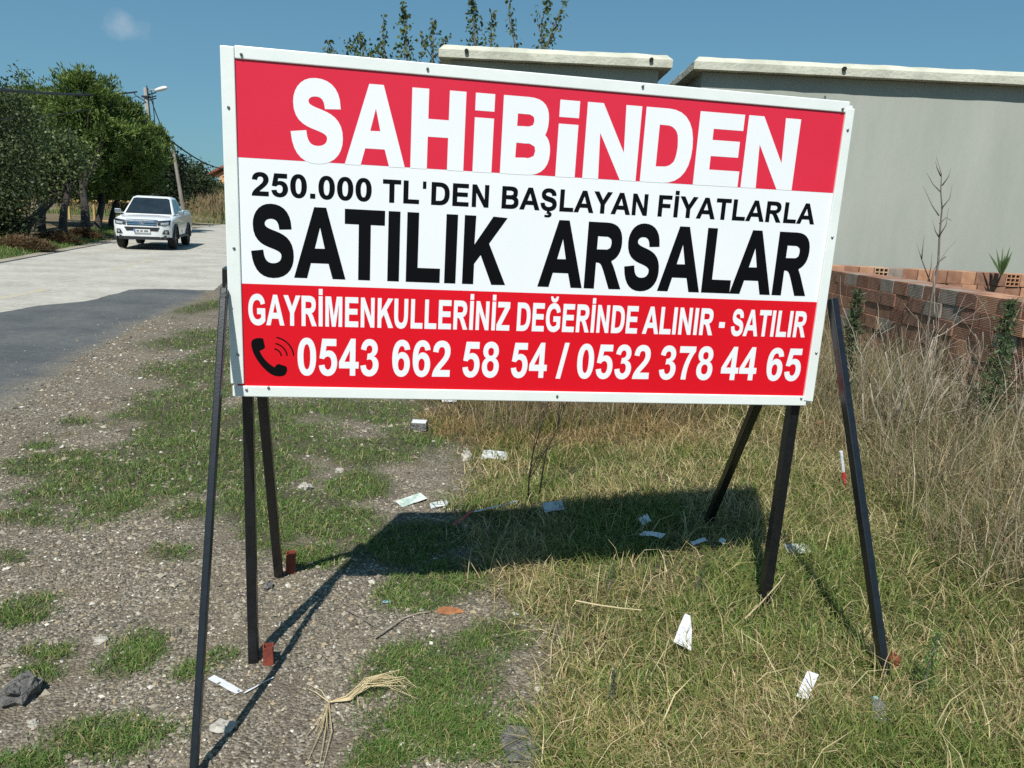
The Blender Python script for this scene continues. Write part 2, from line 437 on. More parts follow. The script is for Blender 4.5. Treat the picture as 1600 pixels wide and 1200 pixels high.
yy = np.concatenate([np.arange(-4, 20, .25), np.arange(20, 67, 1.0)])
strip('road', rl, lambda y: rr(y) - (.55 if y < 14.3 else -.1), yy, .012, m_road, 10)
strip('cross_road', lambda y: -27.0, lambda y: 14.0, np.arange(57.5, 66.1, 1.0), .016, m_road, 12)
strip('dusty_road_edge', lambda y: rl(y) - .42, lambda y: rl(y) + .05, yy, .015, m_dust, 2, jag=.15)
# newer dark asphalt along the near edge, a ragged outline
PL = np.array([(-4, -6.5), (0, -6.6), (5, -6.8), (7.5, -6.9), (9, -7.05), (10.4, -7.2), (11.2, -7.13), (12.05, -6.9), (13.1, -7.0), (13.9, -7.15), (14.2, -6.9), (14.36, -6.3)])
PR = np.array([(-4, -2.6), (0, -2.9), (3, -3.3), (5.9, -3.7), (7.6, -4.3), (9.8, -4.8), (11, -4.98), (12.8, -5.33), (13.9, -5.55), (14.36, -5.82)])
rows = np.concatenate([np.arange(-4, 14.3, .12), [14.36]]); V = []; C = []
for y in rows:
    a = np.interp(y, PL[:, 0], PL[:, 1]) + (fbm(np.array([y * 1.7]), np.array([2.2]), 8)[0] - .5) * .22; b = np.interp(y, PR[:, 0], PR[:, 1]) + .25
    for t in np.linspace(0, 1, 41):
        x_ = a + (b - a) * t; V.append((x_, y, .018 - .06 * float(sm(-.55, .05, x_ - b)))); C.append((float(sm(-.50, .50, x_ - rr(y))), 0, 0))
F = [(i_ * 41 + k, i_ * 41 + k + 1, (i_ + 1) * 41 + k + 1, (i_ + 1) * 41 + k) for i_ in range(len(rows) - 1) for k in range(40)]
pm = m_patch; n_, l_ = pm.node_tree.nodes, pm.node_tree.links; b_ = n_['Principled BSDF']; old = b_.inputs['Base Color'].links[0].from_socket
at_ = n_.new('ShaderNodeAttribute'); at_.attribute_name = 'col'; sp_ = n_.new('ShaderNodeSeparateColor'); l_.new(at_.outputs['Color'], sp_.inputs[0])
tc_ = n_.new('ShaderNodeTexCoord'); no_ = n_.new('ShaderNodeTexNoise'); no_.inputs['Scale'].default_value = 2.4; no_.inputs['Detail'].default_value = 9; no_.inputs['Roughness'].default_value = .7; l_.new(tc_.outputs['Object'], no_.inputs['Vector'])
ad = n_.new('ShaderNodeMath'); ad.operation = 'ADD'; l_.new(sp_.outputs[0], ad.inputs[0]); l_.new(no_.outputs['Fac'], ad.inputs[1])
mr_ = n_.new('ShaderNodeMapRange'); mr_.inputs['From Min'].default_value = .75; mr_.inputs['From Max'].default_value = 1.25; l_.new(ad.outputs[0], mr_.inputs['Value'])
vo = n_.new('ShaderNodeTexVoronoi'); vo.inputs['Scale'].default_value = 80; l_.new(tc_.outputs['Object'], vo.inputs['Vector']); rp = n_.new('ShaderNodeValToRGB'); sv = n_.new('ShaderNodeSeparateColor'); l_.new(vo.outputs['Color'], sv.inputs[0]); l_.new(sv.outputs[0], rp.inputs['Fac'])
rp.color_ramp.elements[0].color = (.085, .075, .060, 1); rp.color_ramp.elements[1].color = (.27, .238, .188, 1)
mx_ = n_.new('ShaderNodeMixRGB'); l_.new(mr_.outputs[0], mx_.inputs['Fac']); l_.new(old, mx_.inputs['Color1']); l_.new(rp.outputs[0], mx_.inputs['Color2']); l_.new(mx_.outputs[0], b_.inputs['Base Color'])
tag(link('asphalt_patch', raw_mesh('asphalt_patch', V, np.full(len(F), 4), np.array(F).ravel(), np.array(C)), pm), kind='structure')
mid = lambda y: np.interp(y, [8, 11.85, 13.4, 14.7, 15.9, 18.7, 21.7, 30, 50], [-7.7, -8.14, -8.37, -8.75, -9.0, -9.74, -10.4, -12.9, -19.4])
for (a_, b_) in ((10.3, 13.4), (17.6, 22.0)):
    strip('road_marking', lambda y: mid(y) - .10, lambda y: mid(y) + .10, np.arange(a_, b_ + .1, .35), .0135, m_yel, 1, jag=.05)

# ------------------------------------------------------------------ walls with coping
def wall_thing(label, x0, x1, y0, y1, ztop, hx):
    t = thing('garden_wall', label, 'wall', (x0, y0, 0))
    org = (x0, y0, 0)
    mb = MB(); mb.box(((x0 + x1) / 2, (y0 + y1) / 2, (ztop - .17) / 2 - .1), (x1 - x0, y1 - y0, ztop - .17 + .2))
    mb.build('wall_body', m_rend, t, org, bevel=.012)
    o = .15; h = .17; c = .07
    xa, xb, ya, yb = x0 - o, x1 + o, y0 - o, y1 + o
    # coping ring: outer band with sloped top edge
    V = []
    for (dx, dz) in ((.0, -h), (0, -c), (c, 0.0)):
        V += [(xa + dx, ya + dx, ztop + dz), (xb - dx, ya + dx, ztop + dz), (xb - dx, yb - dx, ztop + dz), (xa + dx, yb - dx, ztop + dz)]
    # subdivide the long front so that its line is a little uneven
    F = [(3, 2, 1, 0), (8, 9, 10, 11)]
    for k in range(2):
        for j in range(4): F.append((4 * k + j, 4 * k + (j + 1) % 4, 4 * k + 4 + (j + 1) % 4, 4 * k + 4 + j))
    cp = MB(); cp.add(V, F)
    co = cp.build('coping', m_cope, t, org)
    sd = co.modifiers.new('sub', 'SUBSURF'); sd.subdivision_type = 'SIMPLE'; sd.levels = sd.render_levels = 6
    tx = bpy.data.textures.new('cope_noise', 'CLOUDS'); tx.noise_scale = .35
    dp = co.modifiers.new('disp', 'DISPLACE'); dp.texture = tx; dp.strength = .020; dp.mid_level = .5; dp.texture_coords = 'LOCAL'
    for hx_ in hx:
        d = MB(); d.tube([(hx_, ya - .035, ztop - .085), (hx_, ya + .06, ztop - .08)], .028, 10)
        d.build('drain_hole', m_dark, t, org)
    return t


WY = 11.0
wall_thing('short grey rendered wall with pale coping, ending at a gap behind the sign', -1.05, 1.80, WY, WY + 2.2, 3.87, (-.82, 1.66))
wall_thing('long grey rendered wall with pale coping behind the brick stacks', 2.39, 13.0, WY, WY + 7, 3.87, (4.25, 8.2))

# ------------------------------------------------------------------ bricks
def brick_mat(name, c1, c2):
    m = mat(name, c1, c2, rough=.92, scale=9, bump=.0, detail=6)
    n_, l_ = m.node_tree.nodes, m.node_tree.links
    b_ = n_['Principled BSDF']; tc_ = n_.new('ShaderNodeTexCoord')
    wv = n_.new('ShaderNodeTexWave'); wv.bands_direction = 'Z'; wv.inputs['Scale'].default_value = 22; wv.inputs['Distortion'].default_value = 4; wv.inputs['Detail'].default_value = 3
    l_.new(tc_.outputs['Object'], wv.inputs['Vector'])
    bp_ = n_.new('ShaderNodeBump'); bp_.inputs['Strength'].default_value = .3; bp_.inputs['Distance'].default_value = .004
    l_.new(wv.outputs['Fac'], bp_.inputs['Height']); l_.new(bp_.outputs[0], b_.inputs['Normal'])
    return m


BM = [brick_mat('brick_brown', (.19, .095, .062), (.28, .15, .10)), brick_mat('brick_rust', (.225, .108, .066), (.32, .165, .105)), brick_mat('brick_grey', (.20, .165, .135), (.31, .25, .20)),
      brick_mat('brick_dark', (.15, .07, .045), (.23, .11, .07)), brick_mat('brick_orange', (.36, .18, .10), (.47, .26, .16)), brick_mat('brick_tan', (.40, .26, .16), (.52, .36, .24))]


def chamfer_box(d, c=.004):
    x, y, z = [q / 2 for q in d]; V = []; 
    for sz in (-1, 1):
        for (ax, ay) in ((-x + c, -y), (x - c, -y), (x, -y + c), (x, y - c), (x - c, y), (-x + c, y), (-x, y - c), (-x, -y + c)):
            V.append((ax, ay, sz * (z - c)))
    for sz in (-1, 1):
        V += [(-x + c, -y + c, sz * z), (x - c, -y + c, sz * z), (x - c, y - c, sz * z), (-x + c, y - c, sz * z)]
    F = [(j, (j + 1) % 8, 8 + (j + 1) % 8, 8 + j) for j in range(8)]
    for k, s_ in ((0, -1), (1, 1)):
        o_, t_ = 8 * k, 16 + 4 * k
        ring = [(0, 1, 1, 0), None]
        q = [(o_ + 0, o_ + 1, t_ + 1, t_ + 0), (o_ + 1, o_ + 2, t_ + 1), (o_ + 2, o_ + 3, t_ + 2, t_ + 1), (o_ + 3, o_ + 4, t_ + 2), (o_ + 4, o_ + 5, t_ + 3, t_ + 2), (o_ + 5, o_ + 6, t_ + 3), (o_ + 6, o_ + 7, t_ + 0, t_ + 3), (o_ + 7, o_ + 0, t_ + 0), (t_, t_ + 1, t_ + 2, t_ + 3)]
        F += [f if k else f[::-1] for f in q]
    return V, F


def hollow_box(d, nu, nv):      # tunnels run along y, open at both ends
    w, dep, h = d; V = []; F = []
    us = [-w / 2]; vs_ = [-h / 2]; wt = .014; cu = (w - wt * (nu + 1)) / nu; cv = (h - wt * (nv + 1)) / nv
    for k in range(nu): us += [us[-1] + wt, us[-1] + wt + cu]
    us.append(w / 2)
    for k in range(nv): vs_ += [vs_[-1] + wt, vs_[-1] + wt + cv]
    vs_.append(h / 2)
    nu2, nv2 = len(us), len(vs_)
    for y in (-dep / 2, dep / 2):
        for v in vs_:
            for u in us: V.append((u, y, v))
    ix = lambda s, i, j: s * nu2 * nv2 + j * nu2 + i
    for i in range(nu2 - 1):
        for j in range(nv2 - 1):
            hole = i % 2 == 1 and j % 2 == 1
            a = [(i, j), (i + 1, j), (i + 1, j + 1), (i, j + 1)]
            if not hole:
                F.append(tuple(ix(0, *q) for q in a)); F.append(tuple(ix(1, *q) for q in a)[::-1])
            else:
                for k in range(4): F.append((ix(0, *a[k]), ix(0, *a[(k + 1) % 4]), ix(1, *a[(k + 1) % 4]), ix(1, *a[k])))
    for i in range(nu2 - 1):
        F.append((ix(0, i + 1, 0), ix(0, i, 0), ix(1, i, 0), ix(1, i + 1, 0))); F.append((ix(0, i, nv2 - 1), ix(0, i + 1, nv2 - 1), ix(1, i + 1, nv2 - 1), ix(1, i, nv2 - 1)))
    for j in range(nv2 - 1):
        F.append((ix(0, 0, j), ix(0, 0, j + 1), ix(1, 0, j + 1), ix(1, 0, j))); F.append((ix(0, nu2 - 1, j + 1), ix(0, nu2 - 1, j), ix(1, nu2 - 1, j), ix(1, nu2 - 1, j + 1)))
    return V, F


def mesh_of(name, VF, m):
    mb = MB(); mb.add(*VF)
    me_ = raw_mesh(name, mb.v, [len(f) for f in mb.f], [i for f in mb.f for i in f]); me_.materials.append(m); return me_


BR_A = [mesh_of('brick', chamfer_box((.185, .288, .133)), m_) for m_ in BM]          # long side towards the viewer of the x face
BR_H = [mesh_of('brick', hollow_box((.288, .185, .133), 3, 3), BM[k]) for k in (2, 5, 1)]
BR_B = [mesh_of('brick', chamfer_box((.188, .28, .165)), m_) for m_ in BM]
BR_BH = [mesh_of('brick', hollow_box((.188, .28, .165), 3, 3), BM[k]) for k in (4, 5)]

st = thing('brick_stack', 'long weathered stack of reddish hollow bricks running away beside the weeds', 'bricks', (3.88, 7.0, .05))
rb = np.random.RandomState(11)
for row in range(8):
    zz = .09 + .136 * row + .068 - .05
    for colx in range(2):
        yv = 4.3 + (row % 2) * .09
        while yv < 9.75:
            if row == 7 and yv > 9.4: break
            j = rb.choice(6, p=[.34, .27, .12, .19, .05, .03])
            turned = colx == 0 and rb.rand() < .045
            x_ = 4.0 + .192 * colx - 3.88 + rb.normal(0, .006)
            if turned:
                o = link('brick', BR_H[rb.randint(3)], None, st, (x_, yv + .145 - 7.0, zz), (0, 0, math.pi / 2 + rb.normal(0, .015)))
            else:
                o = link('brick', BR_A[j], None, st, (x_, yv + .145 - 7.0, zz), (0, 0, rb.normal(0, .012)))
            yv += .291 + abs(rb.normal(0, .004))
st2 = thing('brick_stack', 'row of cleaner orange hollow bricks piled against the grey wall', 'bricks', (5.5, 10.25, .02))
for row in range(7):
    zz = .02 + .168 * row + .084
    xv = 3.95 + rb.uniform(0, .1)
    while xv < 8.6:
        h = rb.rand() < .13
        j = rb.choice(6, p=[.10, .30, .06, .02, .40, .12])
        if not (row == 6 and rb.rand() < .06):
            link('brick', BR_BH[rb.randint(2)] if h else BR_B[j], None, st2, (xv - 5.5, rb.normal(0, .012), zz), (0, 0, rb.normal(0, .03)))
        xv += .192 + abs(rb.normal(0, .004))

# ------------------------------------------------------------------ the sign
SO = np.array([-0.91385, 2.41752, 1.00904]); SU = np.array([0.9848675, 0.1730284, -0.0098593]); SV = np.array([0.0121574, -0.0122269, 0.9998513]); SN = np.array([0.1728822, -0.9848409, -0.0141455])


def S(u, v, d=0.0): return SO + SU * u + SV * v + SN * d


sorg = np.array([SO[0], SO[1], 0.0])
sign = thing('billboard_sign', 'large red and white land-for-sale billboard on black steel legs', 'billboard', tuple(sorg))


def sheet(name, poly, d, m, thick=0.0):
    mb = MB()
    if thick: mb.prism(poly, lambda p: S(p[0], p[1], d - thick), lambda p: S(p[0], p[1], d))
    else: mb.add([S(u, v, d) for u, v in poly], [tuple(range(len(poly)))])
    return mb.build(name, m, sign, sorg)


sheet('panel', [(0, .005), (2.066, .005), (2.060, 1.066), (-.006, 1.066)], 0.0, m_white, .012)
m_redu = mat('sky_washed_red_vinyl', (0.66, 0.022, 0.052), (0.70, 0.026, 0.058), rough=.30, scale=2.0, spec=.35)  # upper band red: washed-out sky reflection painted into the base colour
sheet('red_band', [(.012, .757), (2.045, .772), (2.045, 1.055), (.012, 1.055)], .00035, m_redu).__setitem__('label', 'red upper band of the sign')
sheet('red_band', [(.012, .016), (2.055, .016), (2.050, .386), (.012, .369)], .00035, m_red).__setitem__('label', 'red lower band of the sign')


# letter outlines, drawn on a 716-unit cap height
def bez(p0, p1, p2, p3, n_=7):
    t = np.linspace(0, 1, n_ + 1)[1:, None]
    return [tuple(q) for q in (1 - t) ** 3 * np.array(p0) + 3 * (1 - t) ** 2 * t * np.array(p1) + 3 * (1 - t) * t * t * np.array(p2) + t ** 3 * np.array(p3)]


def path(s_):
    tk = s_.split(); out = []; i = 0
    while i < len(tk):
        c = tk[i]; i += 1
        g = lambda k: tuple(float(q) for q in tk[k].split(','))
        if c in 'ML': out.append(g(i)); i += 1
        elif c == 'C': out += bez(out[-1], g(i), g(i + 1), g(i + 2)); i += 3
    if abs(out[0][0] - out[-1][0]) + abs(out[0][1] - out[-1][1]) < 1e-3: out.pop()
    return out


def ell(cx, cy, rx, ry, e=2.25, n_=32):
    o_ = []
    for k in range(n_):
        a = 2 * math.pi * k / n_; c, s_ = math.cos(a), math.sin(a)
        o_.append((cx + rx * math.copysign(abs(c) ** (2 / e), c), cy + ry * math.copysign(abs(s_) ** (2 / e), s_)))
    return o_


def rect(a, b, c, d): return [(a, b), (c, b), (c, d), (a, d)]


def pl(s_): return [tuple(float(q) for q in t.split(',')) for t in s_.split()]


GS = path('M 36,233 L 177,247 C 190,145 250,109 330,109 C 425,109 474,152 474,206 C 474,250 440,273 330,300 C 190,333 64,370 64,526 C 64,630 145,728 313,728 C 480,728 583,650 588,508 L 443,502 C 432,575 390,610 312,610 C 240,610 200,578 200,540 C 200,490 260,475 370,448 C 520,412 620,360 620,208 C 620,90 530,-12 330,-12 C 150,-12 55,75 36,233')
GG = path('M 404,263 L 404,384 L 715,384 L 715,99 C 650,35 540,-12 424,-12 C 190,-12 46,135 46,362 C 46,580 180,728 404,728 C 570,728 675,650 702,520 L 556,492 C 537,562 480,604 402,604 C 275,604 196,515 196,366 C 196,205 280,112 406,112 C 465,112 525,135 568,170 L 568,263')
GI = rect(68, 0, 212, 716)
GLY = {
    'I': (278, [[GI]]), 'İ': (278, [[GI], [rect(72, 768, 208, 892)]]), 'i': (278, [[rect(62, 0, 218, 482)], [rect(62, 596, 218, 716)]]),
    'L': (611, [[pl('76,0 572,0 572,121 220,121 220,716 76,716')]]),
    'T': (611, [[pl('232,0 378,0 378,595 590,595 590,716 22,716 22,595 232,595')]]),
    'E': (667, [[pl('73,0 617,0 617,121 218,121 218,312 578,312 578,432 218,432 218,595 604,595 604,716 73,716')]]),
    'F': (611, [[pl('73,0 218,0 218,304 520,304 520,425 218,425 218,595 564,595 564,716 73,716')]]),
    'H': (722, [[pl('73,0 218,0 218,313 504,313 504,0 649,0 649,716 504,716 504,434 218,434 218,716 73,716')]]),
    'N': (722, [[pl('74,0 208,0 208,467 497,0 642,0 642,716 508,716 508,238 215,716 74,716')]]),
    'M': (833, [[pl('71,0 205,0 205,564 347,0 486,0 628,564 628,0 762,0 762,716 546,716 416,228 288,716 71,716')]]),
    'A': (722, [[pl('0,0 154,0 212,163 499,163 561,0 718,0 438,716 285,716'), pl('258,284 456,284 358,549')]]),
    'K': (722, [[pl('75,0 219,0 219,217 338,338 539,0 726,0 438,440 711,716 517,716 219,398 219,716 75,716')]]),
    'Y': (667, [[pl('261,0 406,0 406,302 668,716 500,716 336,436 168,716 -2,716 261,301')]]),
    'Z': (611, [[pl('20,0 592,0 592,121 206,121 579,585 579,716 54,716 54,595 380,595 20,135')]]),
    'D': (722, [[path('M 72,0 L 336,0 C 560,0 678,120 678,358 C 678,600 560,716 336,716 L 72,716'), path('M 217,121 L 217,595 L 310,595 C 460,595 527,540 527,358 C 527,180 460,121 310,121')]]),
    'B': (722, [[path('M 73,0 L 400,0 C 570,0 666,70 666,205 C 666,290 645,340 575,376 C 612,412 624,465 624,538 C 624,660 545,716 370,716 L 73,716'),
                 path('M 218,430 L 218,597 L 345,597 C 440,597 482,578 482,513 C 482,450 440,430 345,430'), path('M 218,121 L 218,312 L 365,312 C 465,312 516,290 516,218 C 516,145 465,121 365,121')]]),
    'R': (722, [[path('M 73,0 L 218,0 L 218,299 L 247,299 C 320,299 340,280 395,190 L 505,0 L 678,0 L 590,140 C 540,225 505,280 455,312 C 575,335 645,405 645,515 C 645,650 560,716 378,716 L 73,716'),
                 path('M 218,413 L 218,595 L 370,595 C 450,595 496,570 496,506 C 496,435 450,413 370,413')]]),
    'S': (667, [[GS]]), 'Ş': (667, [[GS], [path('M 300,-13 L 372,-13 L 362,-50 C 430,-55 455,-90 455,-128 C 455,-190 395,-222 318,-222 C 275,-222 240,-217 205,-207 L 213,-150 C 245,-158 270,-160 295,-160 C 330,-160 350,-150 350,-130 C 350,-108 325,-98 278,-100')]]),
    'G': (778, [[GG]]), 'Ğ': (778, [[GG], [path('M 230,900 L 312,900 C 325,858 355,842 400,842 C 445,842 475,858 488,900 L 570,900 C 560,800 490,765 400,765 C 310,765 240,800 230,900')]]),
    'U': (722, [[path('M 71,716 L 216,716 L 216,328 C 216,190 250,112 363,112 C 475,112 504,195 504,318 L 504,716 L 649,716 L 649,340 C 649,100 560,-12 367,-12 C 165,-12 71,95 71,335')]]),
    '0': (556, [[ell(277, 354, 237, 366), ell(277, 354, 96, 252)]]),
    '2': (556, [[path('M 505,127 L 505,0 L 25,0 C 35,120 110,190 250,315 C 345,400 365,440 365,500 C 365,565 330,602 272,602 C 215,602 178,566 174,490 L 38,505 C 50,650 145,719 276,719 C 420,719 506,636 506,510 C 506,400 440,330 335,235 C 270,180 240,150 222,127')]]),
    '3': (556, [[path('M 37,190 L 170,206 C 178,140 215,103 266,103 C 325,103 370,150 370,220 C 370,290 330,330 275,330 C 255,330 235,326 210,319 L 225,431 C 305,429 350,465 350,525 C 350,575 318,605 268,605 C 218,605 182,570 175,505 L 48,527 C 70,655 150,719 272,719 C 400,719 484,635 484,536 C 484,465 445,415 370,383 C 460,365 513,300 513,213 C 513,90 410,-12 267,-12 C 135,-12 50,68 37,190')]]),
    '4': (556, [[pl('310,0 444,0 444,144 533,144 533,264 444,264 444,719 328,719 20,265 20,144 310,144'), pl('306,264.5 306,505 148,264.5')]]),
    '5': (556, [[path('M 44,184 L 181,198 C 187,140 225,101 273,101 C 330,101 375,150 375,242 C 375,328 334,373 270,373 C 230,373 198,356 170,320 L 59,336 L 129,707 L 490,707 L 490,579 L 233,579 L 211,458 C 242,474 273,481 305,481 C 425,481 515,390 515,244 C 515,100 420,-12 273,-12 C 145,-12 58,65 44,184')]]),
    '6': (556, [[path('M 508,540 L 375,525 C 368,580 338,606 292,606 C 230,606 188,550 177,405 C 215,455 255,475 305,475 C 425,475 512,380 512,235 C 512,85 415,-12 286,-12 C 140,-12 41,105 41,350 C 41,600 145,719 296,719 C 410,719 490,655 508,540'), ell(281, 232, 91, 130)]]),
    '7': (556, [[path('M 43,579 L 43,707 L 513,707 L 513,607 C 400,490 290,290 288,0 L 152,0 C 155,230 250,440 355,579')]]),
    '8': (556, [[path('M 160,387 C 90,417 60,470 60,530 C 60,635 140,719 277,719 C 412,719 494,635 494,530 C 494,465 457,415 396,387 C 474,356 515,292 515,212 C 515,80 420,-12 281,-12 C 150,-12 40,70 40,207 C 40,285 80,350 160,387'), ell(277, 518, 88, 88), ell(277, 221, 104, 114)]]),
    '.': (278, [[rect(71, 0, 208, 137)]]), "'": (238, [[rect(80, 500, 160, 716)]]), '-': (333, [[rect(30, 215, 303, 350)]]), '/': (278, [[pl('0,-12 103,-12 280,728 177,728')]]),
}


def fatten(poly, d, hole=False):
    P_ = np.array(poly, float); n_ = len(P_)
    nx_ = np.roll(P_, -1, 0); pv = np.roll(P_, 1, 0)
    ar = np.sum(P_[:, 0] * nx_[:, 1] - nx_[:, 0] * P_[:, 1])
    sg = (1 if ar > 0 else -1) * (-1 if hole else 1)
    out = []
    for k in range(n_):
        e1 = P_[k] - pv[k]; e2 = nx_[k] - P_[k]; e1 /= np.linalg.norm(e1) + 1e-9; e2 /= np.linalg.norm(e2) + 1e-9
        n1 = np.array([e1[1], -e1[0]]) * sg; n2 = np.array([e2[1], -e2[0]]) * sg
        m_ = (n1 + n2) / max(.55, 1 + n1 @ n2)
        out.append(tuple(P_[k] + m_ * d))
    return out


def word_mesh(mb, word, u0, u1, vb, vt, fat):
    adv = 0; shapes = []
    for ch in word:
        w_, gl = GLY[ch]
        for cont in gl:
            cc_ = [fatten(c, fat, k > 0) for k, c in enumerate(cont)]
            shapes.append([[(x_ + adv + .9 * k * ((j_ * 7) % 5 - 2), (y_ + fat) * 716 / (716 + 2 * fat) + .7 * k * ((j_ * 3) % 5 - 2)) for j_, (x_, y_) in enumerate(c)] for k, c in enumerate(cc_)])
        adv += w_
    allx = [p[0] for s_ in shapes for p in s_[0]]
    a, b = min(allx), max(allx)
    for s_ in shapes:
        flat = [p for c in s_ for p in c]
        tris = tessellate_polygon([[Vector((x_, y_, 0)) for x_, y_ in c] for c in s_])
        P3 = []
        for x_, y_ in flat:
            u_ = u0 + (u1 - u0) * (x_ - a) / (b - a); f_ = y_ / 716.
            P3.append(S(u_, vb(u_) + (vt(u_) - vb(u_)) * f_, .0007))
        mb.add(P3, tris)


LINES = [
    ('white heading line of the sign', m_white, (.760, .771, .643, 1.848), (1.003, 1.007, .634, 1.831), [('S', .186, .344), ('A', .350, .538), ('H', .555, .725), ('i', .755, .817), ('B', .845, 1.007), ('i', 1.03, 1.096), ('N', 1.122, 1.307), ('D', 1.322, 1.496), ('E', 1.511, 1.674), ('N', 1.685, 1.876)]),
    ('small black price line of the sign', m_ink, (.645, .660, .09, 1.956), (.717, .731, .091, 1.945), [('250.000', .067, .435), ('TL', .47, .586), ("'", .597, .608), ('DEN', .625, .813), ('BAŞLAYAN', .856, 1.358), ('FİYATLARLA', 1.396, 1.98)]),
    ('large black line of the sign', m_ink, (.396, .405, .387, 1.941), (.621, .629, .384, 1.907), [('SATILIK', .062, .883), ('ARSALAR', .994, 1.986)]),
    ('narrow white line on the lower red band', m_white, (.237, .254, .113, 1.977), (.337, .350, .114, 1.962), [('GAYRİMENKULLERİNİZ', .05, .906), ('DEĞERİNDE', .931, 1.363), ('ALINIR', 1.382, 1.646), ('-', 1.668, 1.69), ('SATILIR', 1.715, 2.008)]),
    ('white phone numbers on the lower red band', m_white, (.073, .090, .234, 1.977), (.199, .213, .234, 1.958), [('0543', .203, .467), ('662', .512, .708), ('58', .751, .877), ('54', .92, 1.047), ('/', 1.081, 1.123), ('0532', 1.155, 1.423), ('378', 1.46, 1.663), ('44', 1.697, 1.835), ('65', 1.874, 2.011)]),
]
for (lab, m_, b_, t_, words), fat_ in zip(LINES, (24, 9, 18, 12, 6)):
    for w_, u0, u1 in words:
        mb = MB()
        word_mesh(mb, w_, u0, u1, lambda u, q=b_: q[0] + (q[1] - q[0]) * (u - q[2]) / (q[3] - q[2]), lambda u, q=t_: q[0] + (q[1] - q[0]) * (u - q[2]) / (q[3] - q[2]), fat_)
        mb.build('lettering', m_, sign, sorg)['label'] = 'part of the ' + lab
# telephone pictogram: handset and three arcs (unit square -> sign)
IC = lambda x_, y_: S(.057 + .131 * x_, .066 + .130 * y_, .0007)
hs = path('M 0.03,0.93 C 0.10,0.99 0.22,1.0 0.29,0.97 L 0.33,0.76 C 0.32,0.71 0.25,0.68 0.20,0.66 C 0.25,0.50 0.38,0.34 0.55,0.24 C 0.58,0.28 0.60,0.33 0.66,0.33 L 0.84,0.27 C 0.88,0.18 0.85,0.08 0.78,0.03 C 0.62,-0.03 0.47,0.03 0.34,0.16 C 0.16,0.34 0.02,0.58 0.0,0.80 C 0.0,0.86 0.01,0.90 0.03,0.93')
mb = MB(); mb.add([IC(x_, y_) for x_, y_ in hs], tessellate_polygon([[Vector((x_, y_, 0)) for x_, y_ in hs]]))
for r_, w_ in ((.20, .035), (.34, .035), (.50, .035)):
    an = np.radians(np.linspace(4, 80, 14))
    ri = [(.52 + (r_ - w_ / 2) * math.cos(a), .52 + (r_ - w_ / 2) * math.sin(a)) for a in an]; ro = [(.52 + (r_ + w_ / 2) * math.cos(a), .52 + (r_ + w_ / 2) * math.sin(a)) for a in an]
    k = len(an); mb.add([IC(*p) for p in ri + ro], [(j, k + j, k + j + 1, j + 1) for j in range(k - 1)])
mb.build('phone_pictogram', m_ink, sign, sorg)['label'] = 'black telephone handset pictogram'

# white edging profiles, lapped at the corners
def edging(poly, d0, d1): return sheet('edge_strip', poly, d1, m_trim, d1 - d0).modifiers.new('bevel', 'BEVEL')


for poly, d0, d1 in (([(-.009, .040), (.033, .040), (.026, 1.074), (-.015, 1.074)], -.020, .0075),
                     ([(.0265, 1.0405), (2.048, 1.041), (2.046, 1.078), (.026, 1.078)], -.021, .0055),
                     ([(-.004, -.003), (2.050, -.004), (2.052, .033), (-.004, .0335)], -.021, .0065),
                     ([(2.037, .016), (2.076, .012), (2.066, 1.056), (2.034, 1.056)], -.020, .009)):
    b_ = edging(poly, d0, d1); b_.width = .003; b_.segments = 2; b_.limit_method = 'ANGLE'
for (u_, v_) in ((.046, 1.053), (.006, .90), (.012, .48), (.016, .14), (.040, .022), (.11, .030), (1.09, .018), (2.026, .026), (2.058, .20), (2.052, .62), (2.049, .985), (2.020, 1.052), (1.30, 1.066), (.60, 1.06)):
    top = u_ < .03 or u_ > 2.03
    d_ = .0095 if u_ > 2.03 else .008
    mb = MB(); mb.tube([S(u_, v_, d_ - .004), S(u_, v_, d_ + .0025), S(u_, v_, d_ + .0045)], [.0044, .0044, .002], 10)
    mb.build('screw', m_screw, sign, sorg)
mb = MB(); mb.tube([S(1.957, 1.076, -.008), S(1.957, 1.091, -.008)], [.004, .0035], 8); mb.build('screw', m_screw, sign, sorg)


def zat(x_, y_): return float(zg(np.array([x_]), np.array([y_]))[0])


TW = .04
def leg(name, a, b, w, d, side, lab=None):
    mb = MB(); mb.bar(a, b, w, d, side); o = mb.build(name, m_black, sign, sorg, bevel=.003)
    if lab: o['label'] = lab
    return o


leg('leg', S(.036, 1.02, -.045), S(.036, -1.02, -.045), .034, .036, SU)
leg('leg', S(2.032, 1.02, -.045), S(2.028, -.90, -.045), .038, .040, SU)
leg('rear_brace', S(.055, .30, -.085), np.array([-1.005, 3.12, .0]), .036, .036, SU)
RB = np.array([1.03, 3.66, .10])
leg('rear_brace', S(1.995, .30, -.085), RB, .036, .036, SU)
FL = np.array([-.862, 1.87, .0]); FRp = gnd(1386, 1083, .11); FR = FRp + (FRp - S(2.095, .400, .0)) * .07
leg('front_brace', S(-.019, .353, .012), FL, .021, .030, SU)
leg('front_brace', S(2.095, .400, .0), FR, .027, .034, SU)
leg('upper_tab', S(-.016, .338, -.040), S(-.014, .415, -.036), .032, .05, SU, 'short black tab above the front brace')
for v_ in (.08, .98):
    mb = MB(); mb.bar(S(.06, v_, -.035), S(2.0, v_, -.035), .03, .03, SV); mb.build('cross_rail', m_black, sign, sorg, bevel=.003)
# bolt of the brace
mb = MB(); mb.tube([S(-.019, .335, .040), S(-.019, .335, -.03)], .010, 6); mb.build('bolt', m_screw, sign, sorg)


